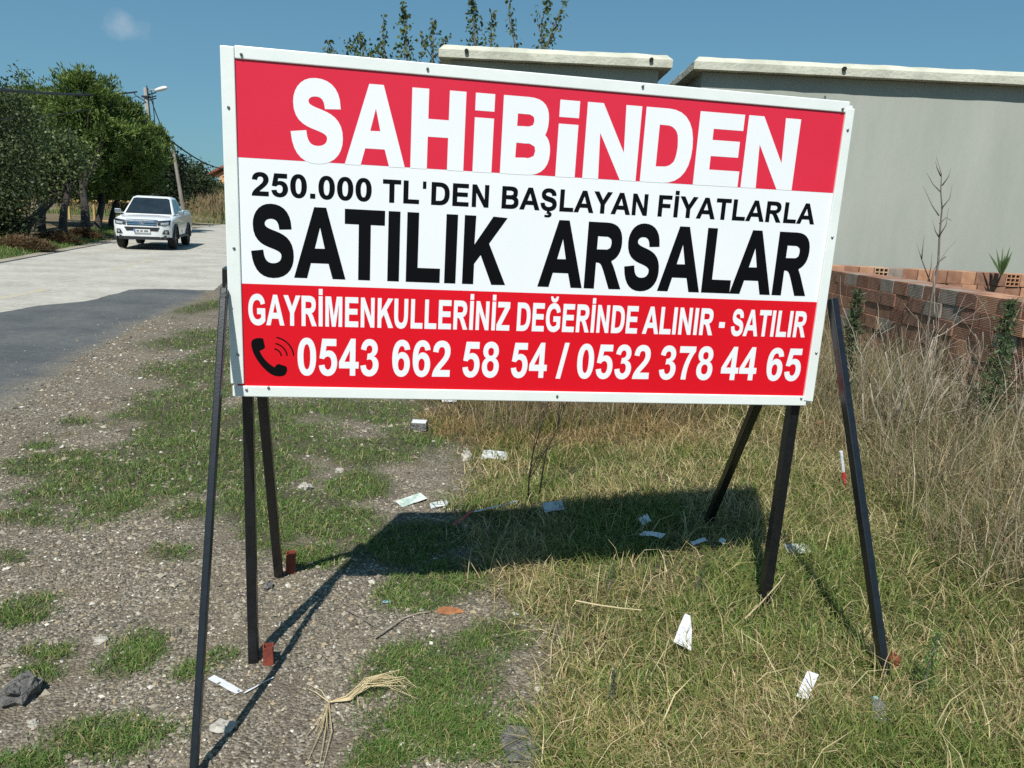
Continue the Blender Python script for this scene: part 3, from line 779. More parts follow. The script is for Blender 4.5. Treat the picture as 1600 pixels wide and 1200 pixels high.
def stake(label, p, h, w, lean=(0, 0)):
    p = np.asarray(p, float)
    t = thing('steel_stake', label, 'stake', tuple(p), group='red primed stakes at the legs of the sign')
    mb = MB()
    z0, z1 = -.06, h; q = w / 2; i_ = q - .004
    lx, ly = lean
    o8 = [(-q, -q), (q, -q), (q, q), (-q, q)]; i8 = [(-i_, -i_), (i_, -i_), (i_, i_), (-i_, i_)]
    V = [(x_, y_, z0) for x_, y_ in o8] + [(x_ + lx, y_ + ly, z1) for x_, y_ in o8] + [(x_ + lx, y_ + ly, z1) for x_, y_ in i8] + [(x_ + lx * .4, y_ + ly * .4, z1 * .3) for x_, y_ in i8]
    F = [(j, (j + 1) % 4, 4 + (j + 1) % 4, 4 + j) for j in range(4)] + [(4 + j, 4 + (j + 1) % 4, 8 + (j + 1) % 4, 8 + j) for j in range(4)] + [(8 + j, 8 + (j + 1) % 4, 12 + (j + 1) % 4, 12 + j) for j in range(4)] + [(12, 13, 14, 15)]
    mb.add(V, F); o = mb.build('tube', m_prim, t); o.rotation_euler = (0, 0, .25)
    return t


stake('short red tube stake at the foot of the upright leg on the gravel', (-.842, 2.475, 0), .062, .036)
stake('red tube stake beside the rear brace at the grass edge', (-.965, 3.155, 0), .105, .042, (.006, 0))
stake('leaning rusty red stake at the foot of the brace in the dry grass', (FRp[0] + .022, FRp[1] + .03, .07), .135, .034, (.035, .05))

# ------------------------------------------------------------------ pickup truck
m_car = mat('white_car_paint', (0.74, 0.76, 0.76), (0.78, 0.80, 0.80), rough=.22, scale=1.5, spec=.5, coat=.6)
m_glass = mat('car_glass', (0.012, 0.018, 0.024), (0.02, 0.028, 0.035), rough=.06, spec=.8, scale=3)
m_tyre = mat('tyre_rubber', (0.012, 0.012, 0.012), (0.02, 0.02, 0.02), rough=.85, scale=20)
m_plast = mat('black_plastic', (0.014, 0.015, 0.017), (0.022, 0.023, 0.025), rough=.55, scale=20)
m_chrome = mat('chrome', (0.66, 0.70, 0.74), (0.72, 0.75, 0.78), rough=.14, metal=1.0, scale=6)
m_lens = mat('lamp_lens', (0.30, 0.34, 0.37), (0.45, 0.48, 0.50), rough=.08, spec=.9, scale=30)
m_alloy = mat('alloy_rim', (0.32, 0.33, 0.34), (0.42, 0.43, 0.44), rough=.3, metal=.85, scale=8)
m_plate = mat('plate_white', (0.72, 0.72, 0.70), (0.76, 0.76, 0.74), rough=.4, scale=10)
m_blue = mat('plate_blue', (0.10, 0.20, 0.45), (0.12, 0.24, 0.5), rough=.4, scale=10)
m_ink2 = mat('plate_ink', (0.10, 0.10, 0.11), (0.22, 0.22, 0.23), rough=.5, scale=60)
TA = math.atan2(.275, .96)
truck = thing('pickup_truck', 'white double cab pickup truck driving on the pale road', 'truck', (-12.86, 26.55, .03), TA)
# local: y runs from the nose (-0.95) to the tail, front axle at y = 0, x across
PROF = [(-.93, .42), (-.96, .60), (-.97, .80), (-.95, .93), (-.90, 1.00), (-.78, 1.045), (-.30, 1.10), (.42, 1.155), (2.55, 1.20), (2.62, 1.26), (4.30, 1.26), (4.36, 1.20), (4.36, .62), (4.20, .52)]


def arch(cy, r, n_=9): return [(cy + r * math.cos(a), .38 + r * math.sin(a)) for a in np.linspace(0, math.pi, n_)]


prof = PROF + [(3.62, .50)] + [(p, max(z_, .44)) for p, z_ in arch(3.085, .47)] + [(2.55, .40), (.56, .40)] + [(p, max(z_, .42)) for p, z_ in arch(0, .47)] + [(-.60, .40)]


def plan(x_, y_, z_):         # rounding of the nose and tuck-in of the sides
    k = (abs(x_) / .925)
    yy_ = y_ + .30 * k ** 5 * float(sm(.3, -.6, y_)) - .06 * k ** 6 * float(sm(3.9, 4.3, y_))
    xx = x_ * (1 - .07 * float(sm(1.0, 1.3, z_)) - .035 * float(sm(.75, .40, z_)) - .03 * float(sm(.2, -.9, y_)))
    return (xx, yy_, z_)


mb = MB(); xsn = [-.925, -.91, -.80, -.6, -.35, 0, .35, .6, .80, .91, .925]
V = []
for k, x_ in enumerate(xsn):
    for (y_, z_) in prof:
        zz = z_ - (.035 if k in (0, 10) and z_ > .97 else 0) - (.05 * (abs(x_) / .925) ** 4 if z_ > .99 and y_ < .5 else 0)
        V.append(plan(x_, y_, zz))
np_ = len(prof)
F = [(k * np_ + j, (k + 1) * np_ + j, (k + 1) * np_ + (j + 1) % np_, k * np_ + (j + 1) % np_) for k in range(len(xsn) - 1) for j in range(np_)]
F = [f[::-1] for f in F]
tr = tessellate_polygon([[Vector((y_, z_, 0)) for y_, z_ in prof]])
F += [tuple(q for q in t) for t in tr] + [tuple((len(xsn) - 1) * np_ + q for q in t)[::-1] for t in tr]
mb.add(V, F); soften(mb.build('body', m_car, truck), 30)
# cabin
cb = [(-.83, .36, 1.13), (.83, .36, 1.13), (.86, 2.52, 1.18), (-.86, 2.52, 1.18)]
ctp = [(-.63, 1.20, 1.735), (.63, 1.20, 1.735), (.64, 2.25, 1.745), (-.64, 2.25, 1.745)]
rf = [(-.50, 1.32, 1.785), (.50, 1.32, 1.785), (.50, 2.12, 1.79), (-.50, 2.12, 1.79)]
mb = MB(); mb.add(cb + ctp + rf, [(3, 2, 1, 0), (8, 9, 10, 11)] + [(j, (j + 1) % 4, 4 + (j + 1) % 4, 4 + j) for j in range(4)] + [(4 + j, 4 + (j + 1) % 4, 8 + (j + 1) % 4, 8 + j) for j in range(4)])
soften(mb.build('cabin', m_car, truck, bevel=.06, seg=4), 80)


def facepatch(a, b, c, d, uvq, off):
    a, b, c, d = [np.array(q, float) for q in (a, b, c, d)]
    nr = np.cross(b - a, d - a); nr /= np.linalg.norm(nr)
    P = [(a * (1 - u_) + b * u_) * (1 - v_) + (d * (1 - u_) + c * u_) * v_ for u_, v_ in uvq]
    return [p + nr * off for p in P], [p - nr * .02 for p in P]


def window(name, quad, uvq, off=.012, m=m_glass):
    t_, b_ = facepatch(*quad, uvq, off); mb = MB(); n_ = len(t_)
    mb.add(t_ + b_, [tuple(range(n_)), tuple(range(n_, 2 * n_))[::-1]] + [(j, n_ + j, n_ + (j + 1) % n_, (j + 1) % n_) for j in range(n_)])
    return mb.build(name, m, truck)


window('windscreen', (cb[0], cb[1], ctp[1], ctp[0]), [(.045, .06), (.955, .06), (.95, .90), (.90, .95), (.10, .95), (.05, .90)])
window('rear_window', (cb[2], cb[3], ctp[3], ctp[2]), [(.1, .25), (.9, .25), (.9, .9), (.1, .9)])
for q in ((cb[1], cb[2], ctp[2], ctp[1]), (cb[3], cb[0], ctp[0], ctp[3])):
    fl = q[0] is cb[3]
    A1 = [(.12, .10), (.50, .10), (.48, .90), (.13, .90)]; A2 = [(.53, .10), (.90, .10), (.86, .90), (.51, .90)]
    for A in (A1, A2):
        A = [(1 - u_, v_) for u_, v_ in A][::-1] if fl else A
        window('side_window', q, A)


PF = sorted([(z_, y_) for y_, z_ in PROF[:7]])
def fs(z_): return np.interp(z_, [q[0] for q in PF], [q[1] for q in PF])


def front(name, corners, m, off=.012, nx_=8, nz_=2, parent=None):
    (a, b, c, d) = [np.array(q, float) for q in corners]; V = []
    for o_ in (off, -.03):
        for j in range(nz_ + 1):
            for i in range(nx_ + 1):
                u_, v_ = i / nx_, j / nz_
                q = (a * (1 - u_) + b * u_) * (1 - v_) + (d * (1 - u_) + c * u_) * v_
                p = plan(q[0], float(fs(q[1])), q[1]); V.append((p[0] * (1 + .3 * off * (abs(q[0]) > .8)), p[1] - o_, p[2]))
    n1 = (nx_ + 1) * (nz_ + 1); w_ = nx_ + 1
    F = [(j * w_ + i, j * w_ + i + 1, (j + 1) * w_ + i + 1, (j + 1) * w_ + i) for j in range(nz_) for i in range(nx_)]
    F += [tuple(n1 + q for q in f)[::-1] for f in list(F)]
    rim = [i for i in range(w_)] + [j * w_ + nx_ for j in range(1, nz_ + 1)] + [nz_ * w_ + i for i in range(nx_ - 1, -1, -1)] + [j * w_ for j in range(nz_ - 1, 0, -1)]
    F += [(rim[k], n1 + rim[k], n1 + rim[(k + 1) % len(rim)], rim[(k + 1) % len(rim)]) for k in range(len(rim))]
    mb = MB(); mb.add(V, F); return mb.build(name, m, parent or truck)


gr = front('grille', [(-.46, .80), (.46, .80), (.50, 1.0), (-.50, 1.0)], m_plast, .010)
for z_ in (.825, .885, .945):
    front('grille_slat', [(-.46 - (z_ - .8) * .2, z_), (.46 + (z_ - .8) * .2, z_), (.46 + (z_ - .8) * .2, z_ + .03), (-.46 - (z_ - .8) * .2, z_ + .03)], m_chrome, .028, 10, 1, gr)
em = MB(); c_ = plan(0, float(fs(.90)), .90)
for rx, ry in ((.085, .058), (.03, .052), (.05, .022)):
    em.tube([(rx * math.cos(a), c_[1] - .045, .90 + (.012 if rx == .05 else 0) + ry * math.sin(a)) for a in np.linspace(0, 2 * math.pi, 17)], .008, 5, cap=False)
em.build('emblem', m_chrome, truck)
for s_ in (-1, 1):
    q = lambda *c: [(s_ * x_, z_) for x_, z_ in (c if s_ > 0 else (c[1], c[0], c[3], c[2]))]
    h_ = front('headlight', q((.50, .81), (.86, .83), (.885, 1.0), (.50, .97)), m_plast, .014)
    front('lens', q((.60, .84), (.82, .85), (.84, .93), (.60, .90)), m_lens, .022, parent=h_)
    front('chrome_brow', q((.50, .945), (.84, .962), (.85, .985), (.50, .968)), m_chrome, .026, parent=h_)
    f_ = front('fog_lamp', q((.64, .535), (.86, .515), (.82, .665), (.70, .665)), m_plast, .012)
    front('lens', q((.72, .56), (.80, .555), (.80, .635), (.73, .635)), m_lens, .022, 3, parent=f_)
    # mirror
    mb = MB(); mb.box((s_ * 1.02, .62, 1.235), (.20, .12, .15)); mb.bar((s_ * .84, .66, 1.17), (s_ * .98, .64, 1.20), .05, .05, (0, 1, 0))
    mb.build('mirror', m_chrome, truck, bevel=.03)
    for y_ in (0.0, 3.085):       # flares
        pts = [(y_ + .50 * math.cos(a), .38 + .50 * math.sin(a)) for a in np.linspace(-.1, math.pi + .1, 16)]
        pti = [(y_ + .43 * math.cos(a), .38 + .43 * math.sin(a)) for a in np.linspace(-.1, math.pi + .1, 16)]
        V = []
        for xo in (.86, .955):
            V += [(s_ * xo, p[0], p[1]) for p in pts] + [(s_ * xo, p[0], p[1]) for p in pti]
        F = []
        for k in range(15):
            F += [(k, k + 1, 17 + k, 16 + k), (32 + k, 48 + k, 49 + k, 33 + k), (k, 32 + k, 33 + k, k + 1), (16 + k, 17 + k, 49 + k, 48 + k)]
        mb = MB(); mb.add(V, F); mb.build('wheel_arch', m_plast, truck)
        # wheel
        cx = s_ * .80; ty = MB(); nn = 24
        ring = [(-.125, .24), (-.13, .33), (-.10, .375), (.10, .375), (.13, .33), (.125, .24)]
        V = [(cx + a, y_ + r_ * math.cos(t_), .38 + r_ * math.sin(t_)) for t_ in np.linspace(0, 2 * math.pi, nn, endpoint=False) for a, r_ in ring]
        F = [(k * 6 + j, k * 6 + (j + 1) % 6, ((k + 1) % nn) * 6 + (j + 1) % 6, ((k + 1) % nn) * 6 + j) for k in range(nn) for j in range(6)]
        ty.add(V, F); wo = ty.build('wheel', m_tyre, truck)
        rm = MB()
        rm.tube([(cx + s_ * .02, y_, .38), (cx + s_ * .06, y_, .38)], .236, 20)
        rmo = rm.build('rim', m_plast, wo)
        sp = MB()
        for k in range(6):
            a = 2 * math.pi * k / 6; sp.bar((cx + s_ * .075, y_, .38), (cx + s_ * .085, y_ + .225 * math.cos(a), .38 + .225 * math.sin(a)), .05, .03, (0, -math.sin(a), math.cos(a)))
        sp.tube([(cx + s_ * .06, y_, .38), (cx + s_ * .10, y_, .38)], .05, 10)
        sp.build('spokes', m_alloy, wo)
    mb = MB(); mb.bar((s_ * .90, .55, .42), (s_ * .90, 2.55, .42), .12, .06, (1, 0, 0)); mb.build('side_step', m_plast, truck)
    for y_ in (1.42, 2.45, .50):
        mb = MB(); mb.bar((s_ * .9275, y_, .50), (s_ * .893, y_, 1.12), .006, .012, (0, 1, 0)); mb.build('door_gap', m_plast, truck)
    for y_ in (1.25, 2.25):
        mb = MB(); mb.box((s_ * .915, y_, 1.03), (.03, .18, .035)); mb.build('door_handle', m_chrome, truck, bevel=.008)
front('bumper_intake', [(-.50, .62), (.50, .62), (.56, .745), (-.56, .745)][::1], m_plast, .010)
front('number_plate', [(-.26, .565), (.26, .565), (.26, .675), (-.26, .675)], m_plate, .035)
front('plate_band', [(-.258, .568), (-.20, .568), (-.20, .672), (-.258, .672)], m_blue, .040, 2, 1)
for a_, b_ in ((-.17, -.09), (-.05, .03), (.07, .20)):
    front('plate_mark', [(a_, .595), (b_, .595), (b_, .647), (a_, .647)], m_ink2, .040, 2, 1)
front('lower_valance', [(-.80, .33), (.80, .33), (.86, .435), (-.86, .435)], m_plast, .004)
mb = MB(); mb.box((0, 1.6, .40), (1.45, 4.9, .14)); mb.build('chassis', m_plast, truck)
mb = MB(); mb.tube([(0, 1.30, 1.78), (0, 1.36, 1.86)], .014, 6); mb.build('roof_aerial', m_plast, truck)
mb = MB(); mb.tube([(-.70, 2.85, 1.22), (-.68, 2.80, 1.43), (-.55, 2.78, 1.47), (.55, 2.78, 1.47), (.68, 2.80, 1.43), (.70, 2.85, 1.22)], .045, 8); mb.build('roll_bar', m_car, truck, smooth=True)
mb = MB(); mb.box((0, 3.55, 1.285), (1.62, 1.5, .06)); mb.build('bed_cover', m_car, truck, bevel=.02)

# ------------------------------------------------------------------ poles, lamp, wires
m_conc = mat('pole_concrete', (.36, .36, .34), (.47, .47, .44), rough=.9, scale=4, bump=.2)
m_wire = mat('cable', (.02, .022, .025), rough=.6)
PY = 50.0
pt = at(228, 137, PY); pbx = at(241.5, 330, PY)
pole = thing('utility_pole', 'concrete utility pole with a street lamp behind the pines', 'pole', (pbx[0], PY, 0))
org = (pbx[0], PY, 0)
mb = MB(); mb.tube([(pbx[0], PY, -.3), tuple(pt)], [.24, .145], 8); mb.build('shaft', m_conc, pole, org)
mb = MB(); mb.box((pt[0], PY - .02, pt[2] - .55), (.42, .42, .10)); mb.build('clamp', m_plast, pole, org)
mb = MB(); mb.tube([(pt[0] + .12, PY - .15, pt[2] + .1), (pt[0] + .25, PY - .2, pt[2] - 1.5), (pt[0] + .33, PY - .2, pt[2] - 3.5)], .035, 5); mb.build('conduit', m_wire, pole, org)
mb = MB(); mb.tube([(pt[0] + .45, PY - .25, pt[2] - .2), (pt[0] + .52, PY - .25, pt[2] - .9), (pt[0] + .60, PY - .25, pt[2] - 3.5)], .03, 5); mb.build('conduit', m_wire, pole, org)
mb = MB(); mb.tube([(pt[0], PY, pt[2] - .35), (pt[0] + .45, PY - .3, pt[2] - .15), (pt[0] + .75, PY - .5, pt[2] - .18)], .03, 6); arm = mb.build('lamp_arm', m_conc, pole, org)
lh = at(252, 139, PY - .5)
mb = MB(); D = np.array([.97, -.2, .22]); D /= np.linalg.norm(D)
mb.tube([lh - D * .50, lh - D * .42, lh - D * .1, lh + D * .25, lh + D * .40, lh + D * .43], [.03, .09, .13, .13, .07, .02], 10); mb.build('lamp_head', m_plate, pole, org, smooth=True)
for dz in (-.62, -.75, -.42):
    mb = MB(); mb.tube([(pt[0] + .1, PY, pt[2] + dz), (pt[0] + .75, PY - .3, pt[2] + dz + .12)], .035, 6); mb.build('insulator_arm', m_plast, pole, org)
mb = MB(); lp = [(pt[0] - .62 + .62 * (1 - math.cos(a)) * .5 - .15 * math.sin(a), PY - .2, pt[2] - .30 - .55 * (a / math.pi)) for a in np.linspace(0, math.pi, 9)]
mb.tube(lp, .035, 5); mb.build('cable_loop', m_wire, pole, org)
P2Y = 55.0
p2t = at(268.5, 221, P2Y); p2b = at(286, 326, P2Y)
pole2 = thing('utility_pole', 'thin leaning wooden pole beyond the truck beside the bushes', 'pole', (p2b[0], P2Y, 0))
m_wpole = mat('grey_wood_pole', (.20, .18, .15), (.30, .27, .23), rough=.95, scale=4, stretch=(1, 1, .2))
mb = MB(); mb.tube([tuple(p2b + (p2b - p2t) * (p2b[2] / (p2t[2] - p2b[2]))), tuple(p2t)], [.15, .10], 8); mb.build('shaft', m_wpole, pole2, (p2b[0], P2Y, 0))
mb = MB(); mb.box((p2t[0], P2Y, p2t[2] - .1), (.3, .3, .18)); mb.build('cap', m_plast, pole2, (p2b[0], P2Y, 0))


def wire(label, a, b, sag, r_):
    a = np.asarray(a); b = np.asarray(b)
    P = [a + (b - a) * t + np.array([0, 0, -4 * sag * t * (1 - t)]) for t in np.linspace(0, 1, 24)]
    mb = MB(); mb.tube(P, r_, 5); tag(mb.build('cable', m_wire, None, tuple(a), loc=tuple(a)), label, 'cable')


e1 = at(0, 119, 24.0); pa = np.array([pt[0] - .5, PY - .2, pt[2] - .30])
dirn = (e1 - pa)
wire('thick overhead cable running left from the lamp pole across the pines', pa, pa + dirn * 1.9 + np.array([0, 0, .3]), .55, .05)
wire('thin lower overhead cable just under the thick one left of the lamp pole', pa + [0, 0, -.25], pa + dirn * 1.9 + np.array([-.4, .6, -.55]), .8, .018)
wire('overhead cable between the lamp pole and the leaning pole', pt + [0.2, 0, -.35], p2t, .5, .03)
wire('overhead cable sloping right from the leaning pole towards the far house', p2t, at(372, 262, 96.0), .8, .06)
wire('thin overhead cable sagging below the other one right of the leaning pole', p2t - [0, 0, .5], at(365, 300, 92.0), 1.6, .025)

# ------------------------------------------------------------------ far house
m_hwall = mat('far_house_wall', (.50, .27, .14), (.56, .33, .18), rough=.9, scale=.8)
m_hlow = mat('far_house_yellow_wall', (.58, .38, .14), (.62, .42, .17), rough=.9, scale=.8)
m_roof = mat('roof_tiles', (.22, .075, .045), (.32, .12, .07), rough=.9, scale=3, bump=.4)
HY = 112.0; a = at(331, 277, HY); b = at(420, 277, HY)
house = thing('house', 'far orange house with a red roof behind the bushes', 'house', (a[0], HY, 0)); org = (a[0], HY, 0)
x0, x1, zw = a[0], b[0], a[2]
zm = at(345, 283, HY)[2]
mb = MB(); mb.box(((x0 + x1) / 2 + .6, HY + 4, (zm + zw) / 2 + .2), (x1 - x0 - 1, 8, zw - zm + .6)); mb.build('upper_wall', m_hwall, house, org)
mb = MB(); mb.box(((x0 + x1) / 2 + .6, HY + 3.9, zm / 2), (x1 - x0 - .8, 8.1, zm)); mb.build('lower_wall', m_hlow, house, org)
zr = at(345, 268.0, HY)[2]
mb = MB(); xm = (x0 + x1) / 2
V = [(x0 - .6, HY - .6, zw + .15), (x1 + .6, HY - .6, zw + .15), (x1 + .6, HY + 8.6, zw + .15), (x0 - .6, HY + 8.6, zw + .15), (xm, HY - .6, zw + 2.6), (xm, HY + 8.6, zw + 2.6)]
V2 = [(p[0], p[1], p[2] + .3) for p in V]
mb.add(V + V2, [(0, 4, 5, 3), (4, 1, 2, 5), (6, 9, 11, 10), (10, 11, 8, 7), (0, 6, 10, 4), (4, 10, 7, 1), (3, 5, 11, 9), (5, 2, 8, 11), (0, 3, 9, 6), (1, 7, 8, 2)]); mb.build('roof', m_roof, house, org)
mb = MB(); mb.prism([(x0 + .2, zw + .1), (x1 - .2, zw + .1), (xm, zw + 2.4)], lambda p: (p[0], HY + .1, p[1]), lambda p: (p[0], HY + .3, p[1])); mb.build('gable', m_hwall, house, org)
for k in range(3):
    mb = MB(); mb.box((x0 + 2.6 + 3.0 * k, HY - .12, zm * .62), (1.2, .12, 1.2)); mb.build('window', m_glass, house, org)

# ------------------------------------------------------------------ trees
def jit(c, n_, dv=.25, dh=.12):
    c = np.tile(np.asarray(c, float), (n_, 1)); c *= (1 + rng.uniform(-dv, dv, (n_, 1))); c *= 1 + rng.uniform(-dh, dh, (n_, 3)); return np.clip(c, .004, .9)


def limb_tree(mb, base, top, r0, targets, n_=8):
    base = np.asarray(base, float); top = np.asarray(top, float)
    P = [base + (top - base) * t + np.array([math.sin(5 * t + base[0]) * .10, math.cos(4 * t + base[1]) * .08, 0]) * (t > 0) for t in np.linspace(0, 1, n_)]
    mb.tube(P, np.linspace(r0, r0 * .35, n_) * np.r_[1.35, np.ones(n_ - 1)], 8)
    for q in targets:
        t = rng.uniform(.45, .95); s_ = base + (top - base) * t; q = np.asarray(q)
        m_ = (s_ + q) / 2 + np.array([0, 0, -.25 * rng.rand()])
        mb.tube([s_, m_, q], [r0 * .32, r0 * .2, r0 * .06], 5)


def crown_points(lobes, nclump, spread):
    """clump centres on and in a set of ellipsoid lobes"""
    w_ = np.array([l_[3] * l_[4] * l_[5] for l_ in lobes]) ** .66; w_ /= w_.sum(); C = []; OUT = []
    for _ in range(nclump):
        l_ = lobes[rng.choice(len(lobes), p=w_)]
        d = rng.normal(size=3); d /= np.linalg.norm(d); r_ = rng.uniform(.35, 1.0) ** .5 * (1 + rng.normal(0, .07))
        C.append(np.array(l_[:3]) + d * r_ * np.array(l_[3:6])); OUT.append(d)
    return np.array(C), np.array(OUT)


def broadleaf(name, label, base, h, lobes, nclump, per, size, c1, c2, trunk_r=.16, spread=.28, group=None, stems=1):
    t = thing(name, label, 'tree', tuple(base), group=group)
    C, OUT = crown_points(lobes, nclump, spread)
    P = np.repeat(C, per, axis=0) + rng.normal(0, spread, (nclump * per, 3)) * [1, 1, .8]
    k = rng.rand(len(C)) ** 1.3
    col = np.repeat(lerp(np.array(c1), np.array(c2), k[:, None]), per, axis=0) * (1 + rng.uniform(-.3, .35, (len(P), 1)))
    link('crown', leaf_mesh('crown', P - np.asarray(base), size * rng.uniform(.7, 1.3, len(P)), np.clip(col, .004, 1), .62, .3), m_leaf, t)
    mb = MB(); ctr = np.mean([l_[:3] for l_ in lobes], axis=0)
    for s_ in range(stems):
        off = np.array([rng.normal(0, .25), rng.normal(0, .25), 0]) * (stems > 1)
        limb_tree(mb, np.asarray(base, float) + off * .3 + [0, 0, -.15], np.array([lerp(base[0], ctr[0], .5), ctr[1] + .4, base[2] + h * .62]) + off * 3, trunk_r / math.sqrt(stems), C[rng.choice(len(C), min(16, len(C)), replace=False)])
    mb.build('trunk', m_bark, t, tuple(base), smooth=True)
    return t


def pine(name, label, base, lobes, ntuft, trunk_top, trunk_r, c1, c2, ln=.26, group=None, per=13):
    t = thing(name, label, 'tree', tuple(base), group=group)
    CC, OO = crown_points(lobes, ntuft // 11, 0)
    kc = rng.randint(0, len(CC), ntuft)
    C = CC[kc] + rng.normal(0, .24, (ntuft, 3)) * [1, 1, .7]; OUT = OO[kc]
    N_ = ntuft * per
    P = np.repeat(C, per, axis=0) + rng.normal(0, .07, (N_, 3))
    d = rng.normal(size=(N_, 3)) * .75 + np.repeat(OUT, per, axis=0) * .55 + [0, 0, .65]
    d /= np.linalg.norm(d, axis=1)[:, None]
    sd = np.cross(d, rng.normal(size=(N_, 3))); sd /= np.linalg.norm(sd, axis=1)[:, None]
    L_ = ln * rng.uniform(.6, 1.25, N_)[:, None]; W_ = .026 * rng.uniform(.8, 1.5, N_)[:, None]
    V = np.zeros((N_, 4, 3), np.float32); V[:, 0] = P; V[:, 1] = P + d * L_ * .55 + sd * W_; V[:, 2] = P + d * L_; V[:, 3] = P + d * L_ * .55 - sd * W_
    V -= np.asarray(base, np.float32)
    k = np.clip(rng.rand(len(CC))[kc] * .7 + rng.rand(ntuft) * .3, 0, 1); cc = np.repeat(lerp(np.array(c1), np.array(c2), k[:, None]), per, axis=0) * (1 + rng.uniform(-.25, .3, (N_, 1)))
    me_ = raw_mesh('crown', V.reshape(-1, 3), np.full(N_, 4), np.arange(4 * N_), np.repeat(np.clip(cc, .004, 1), 4, axis=0))
    link('crown', me_, m_leaf, t)
    mb = MB(); limb_tree(mb, np.asarray(base, float) + [0, 0, -.15], trunk_top, trunk_r, C[rng.choice(len(C), 26, replace=False)])
    mb.build('trunk', m_bark, t, tuple(base), smooth=True)
    return t


def B(px, py, dz=0.0):
    g = gnd(px, py, .2); return np.array([g[0], g[1], .2 + dz])


def lobes_at(Y, spec):       # (px,py,rx_px,rz_px,depth) at depth Y
    out = []
    for (px, py, rx, rz, dy) in spec:
        c = at(px, py, Y); k = Y / 1180. * 1.06
        out.append((c[0], c[1] + dy, c[2], rx * k, rx * k * .9, rz * k))
    return out


PG1, PG2 = (.055, .095, .022), (.175, .25, .055)
pine('pine_tree', 'tallest domed pine right behind the wire, bright green crown', B(131, 363), lobes_at(38, [(130, 160, 42, 42, 0), (95, 215, 50, 45, .4), (150, 215, 45, 45, 0), (120, 265, 55, 40, -.9)]), 5780, at(130, 250, 37), .21, PG1, PG2, group='roadside pines')
pine('pine_tree', 'pine with a broad crown standing left of the tallest pine', B(62, 362), lobes_at(40, [(62, 180, 40, 40, 0), (30, 215, 45, 40, 0), (75, 240, 50, 45, -.5), (20, 265, 45, 40, 0)]), 4760, at(62, 255, 39), .2, PG1, (.16, .23, .052), group='roadside pines')
pine('pine_tree', 'middle pine with a dark trunk just left of the truck', B(152, 359), lobes_at(41, [(186, 205, 34, 40, 0), (175, 250, 45, 40, -1.0), (205, 240, 34, 38, 0), (165, 282, 45, 24, -1.3)]), 4760, at(158, 262, 40), .19, PG1, PG2, group='roadside pines')
pine('pine_tree', 'rightmost small pine in front of the lamp pole', B(176, 356), lobes_at(44, [(238, 230, 18, 26, 0), (220, 220, 24, 20, 0), (225, 255, 30, 24, -.8), (205, 283, 42, 22, -.9)]), 3400, at(188, 268, 44), .17, PG1, (.185, .255, .06), group='roadside pines')
broadleaf('broadleaf_tree', 'dark broadleaf tree with a forked trunk beside the hay heaps', B(97, 371), 4.2, lobes_at(31, [(80, 250, 48, 40, -.6), (40, 225, 45, 40, -.3), (105, 282, 38, 22, -1.2), (60, 285, 40, 26, -1.2), (118, 245, 24, 26, -.6)]), 380, 34, .13, (.048, .072, .026), (.155, .20, .070), .17, .30)
broadleaf('broadleaf_tree', 'dense low broadleaf tree at the left edge with leaves near the ground', B(2, 372), 4.0, lobes_at(26, [(10, 200, 40, 50, 0), (-25, 240, 50, 60, 0), (25, 275, 40, 45, -.7), (0, 325, 48, 36, -1.0), (40, 325, 24, 34, -.9), (15, 352, 40, 20, -1.0)]), 560, 36, .11, (.032, .050, .020), (.115, .145, .055), .09, .28)
broadleaf('broadleaf_tree', 'thin-topped tree rising behind the crowns at the far left', B(22, 365), 7.0, lobes_at(43, [(35, 135, 10, 22, 0), (10, 150, 20, 20, 0), (25, 180, 34, 30, 0)]), 90, 22, .16, (.03, .05, .018), (.08, .11, .04), .18, .30)
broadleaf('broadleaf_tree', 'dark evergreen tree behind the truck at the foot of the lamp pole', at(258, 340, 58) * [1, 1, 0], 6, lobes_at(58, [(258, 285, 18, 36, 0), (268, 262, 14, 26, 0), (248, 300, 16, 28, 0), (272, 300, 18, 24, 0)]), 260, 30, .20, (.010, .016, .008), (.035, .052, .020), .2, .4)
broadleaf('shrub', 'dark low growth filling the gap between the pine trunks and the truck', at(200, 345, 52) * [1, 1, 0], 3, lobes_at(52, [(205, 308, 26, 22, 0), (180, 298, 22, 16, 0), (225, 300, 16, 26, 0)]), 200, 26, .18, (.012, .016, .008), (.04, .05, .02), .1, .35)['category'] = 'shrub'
for lab, Y_, sp in (('large round green bush on the far bank right of the leaning pole', 76, [(305, 292, 19, 20, 0), (287, 290, 18, 24, 0), (290, 268, 10, 12, 0)]),
                    ('ragged green bush in front of the far house', 80, [(318, 291, 13, 14, 0), (332, 298, 10, 7, 0), (312, 264, 3, 5, 0), (352, 300, 12, 4, 0)])):
    b_ = at(sp[0][0], 345, Y_); b_[2] = 1.9
    broadleaf('bush', lab, b_, 4, lobes_at(Y_, sp), 300, 28, .26, (.026, .042, .018), (.085, .115, .042), .14, .42, stems=4, group='bushes on the far bank')['category'] = 'bush'
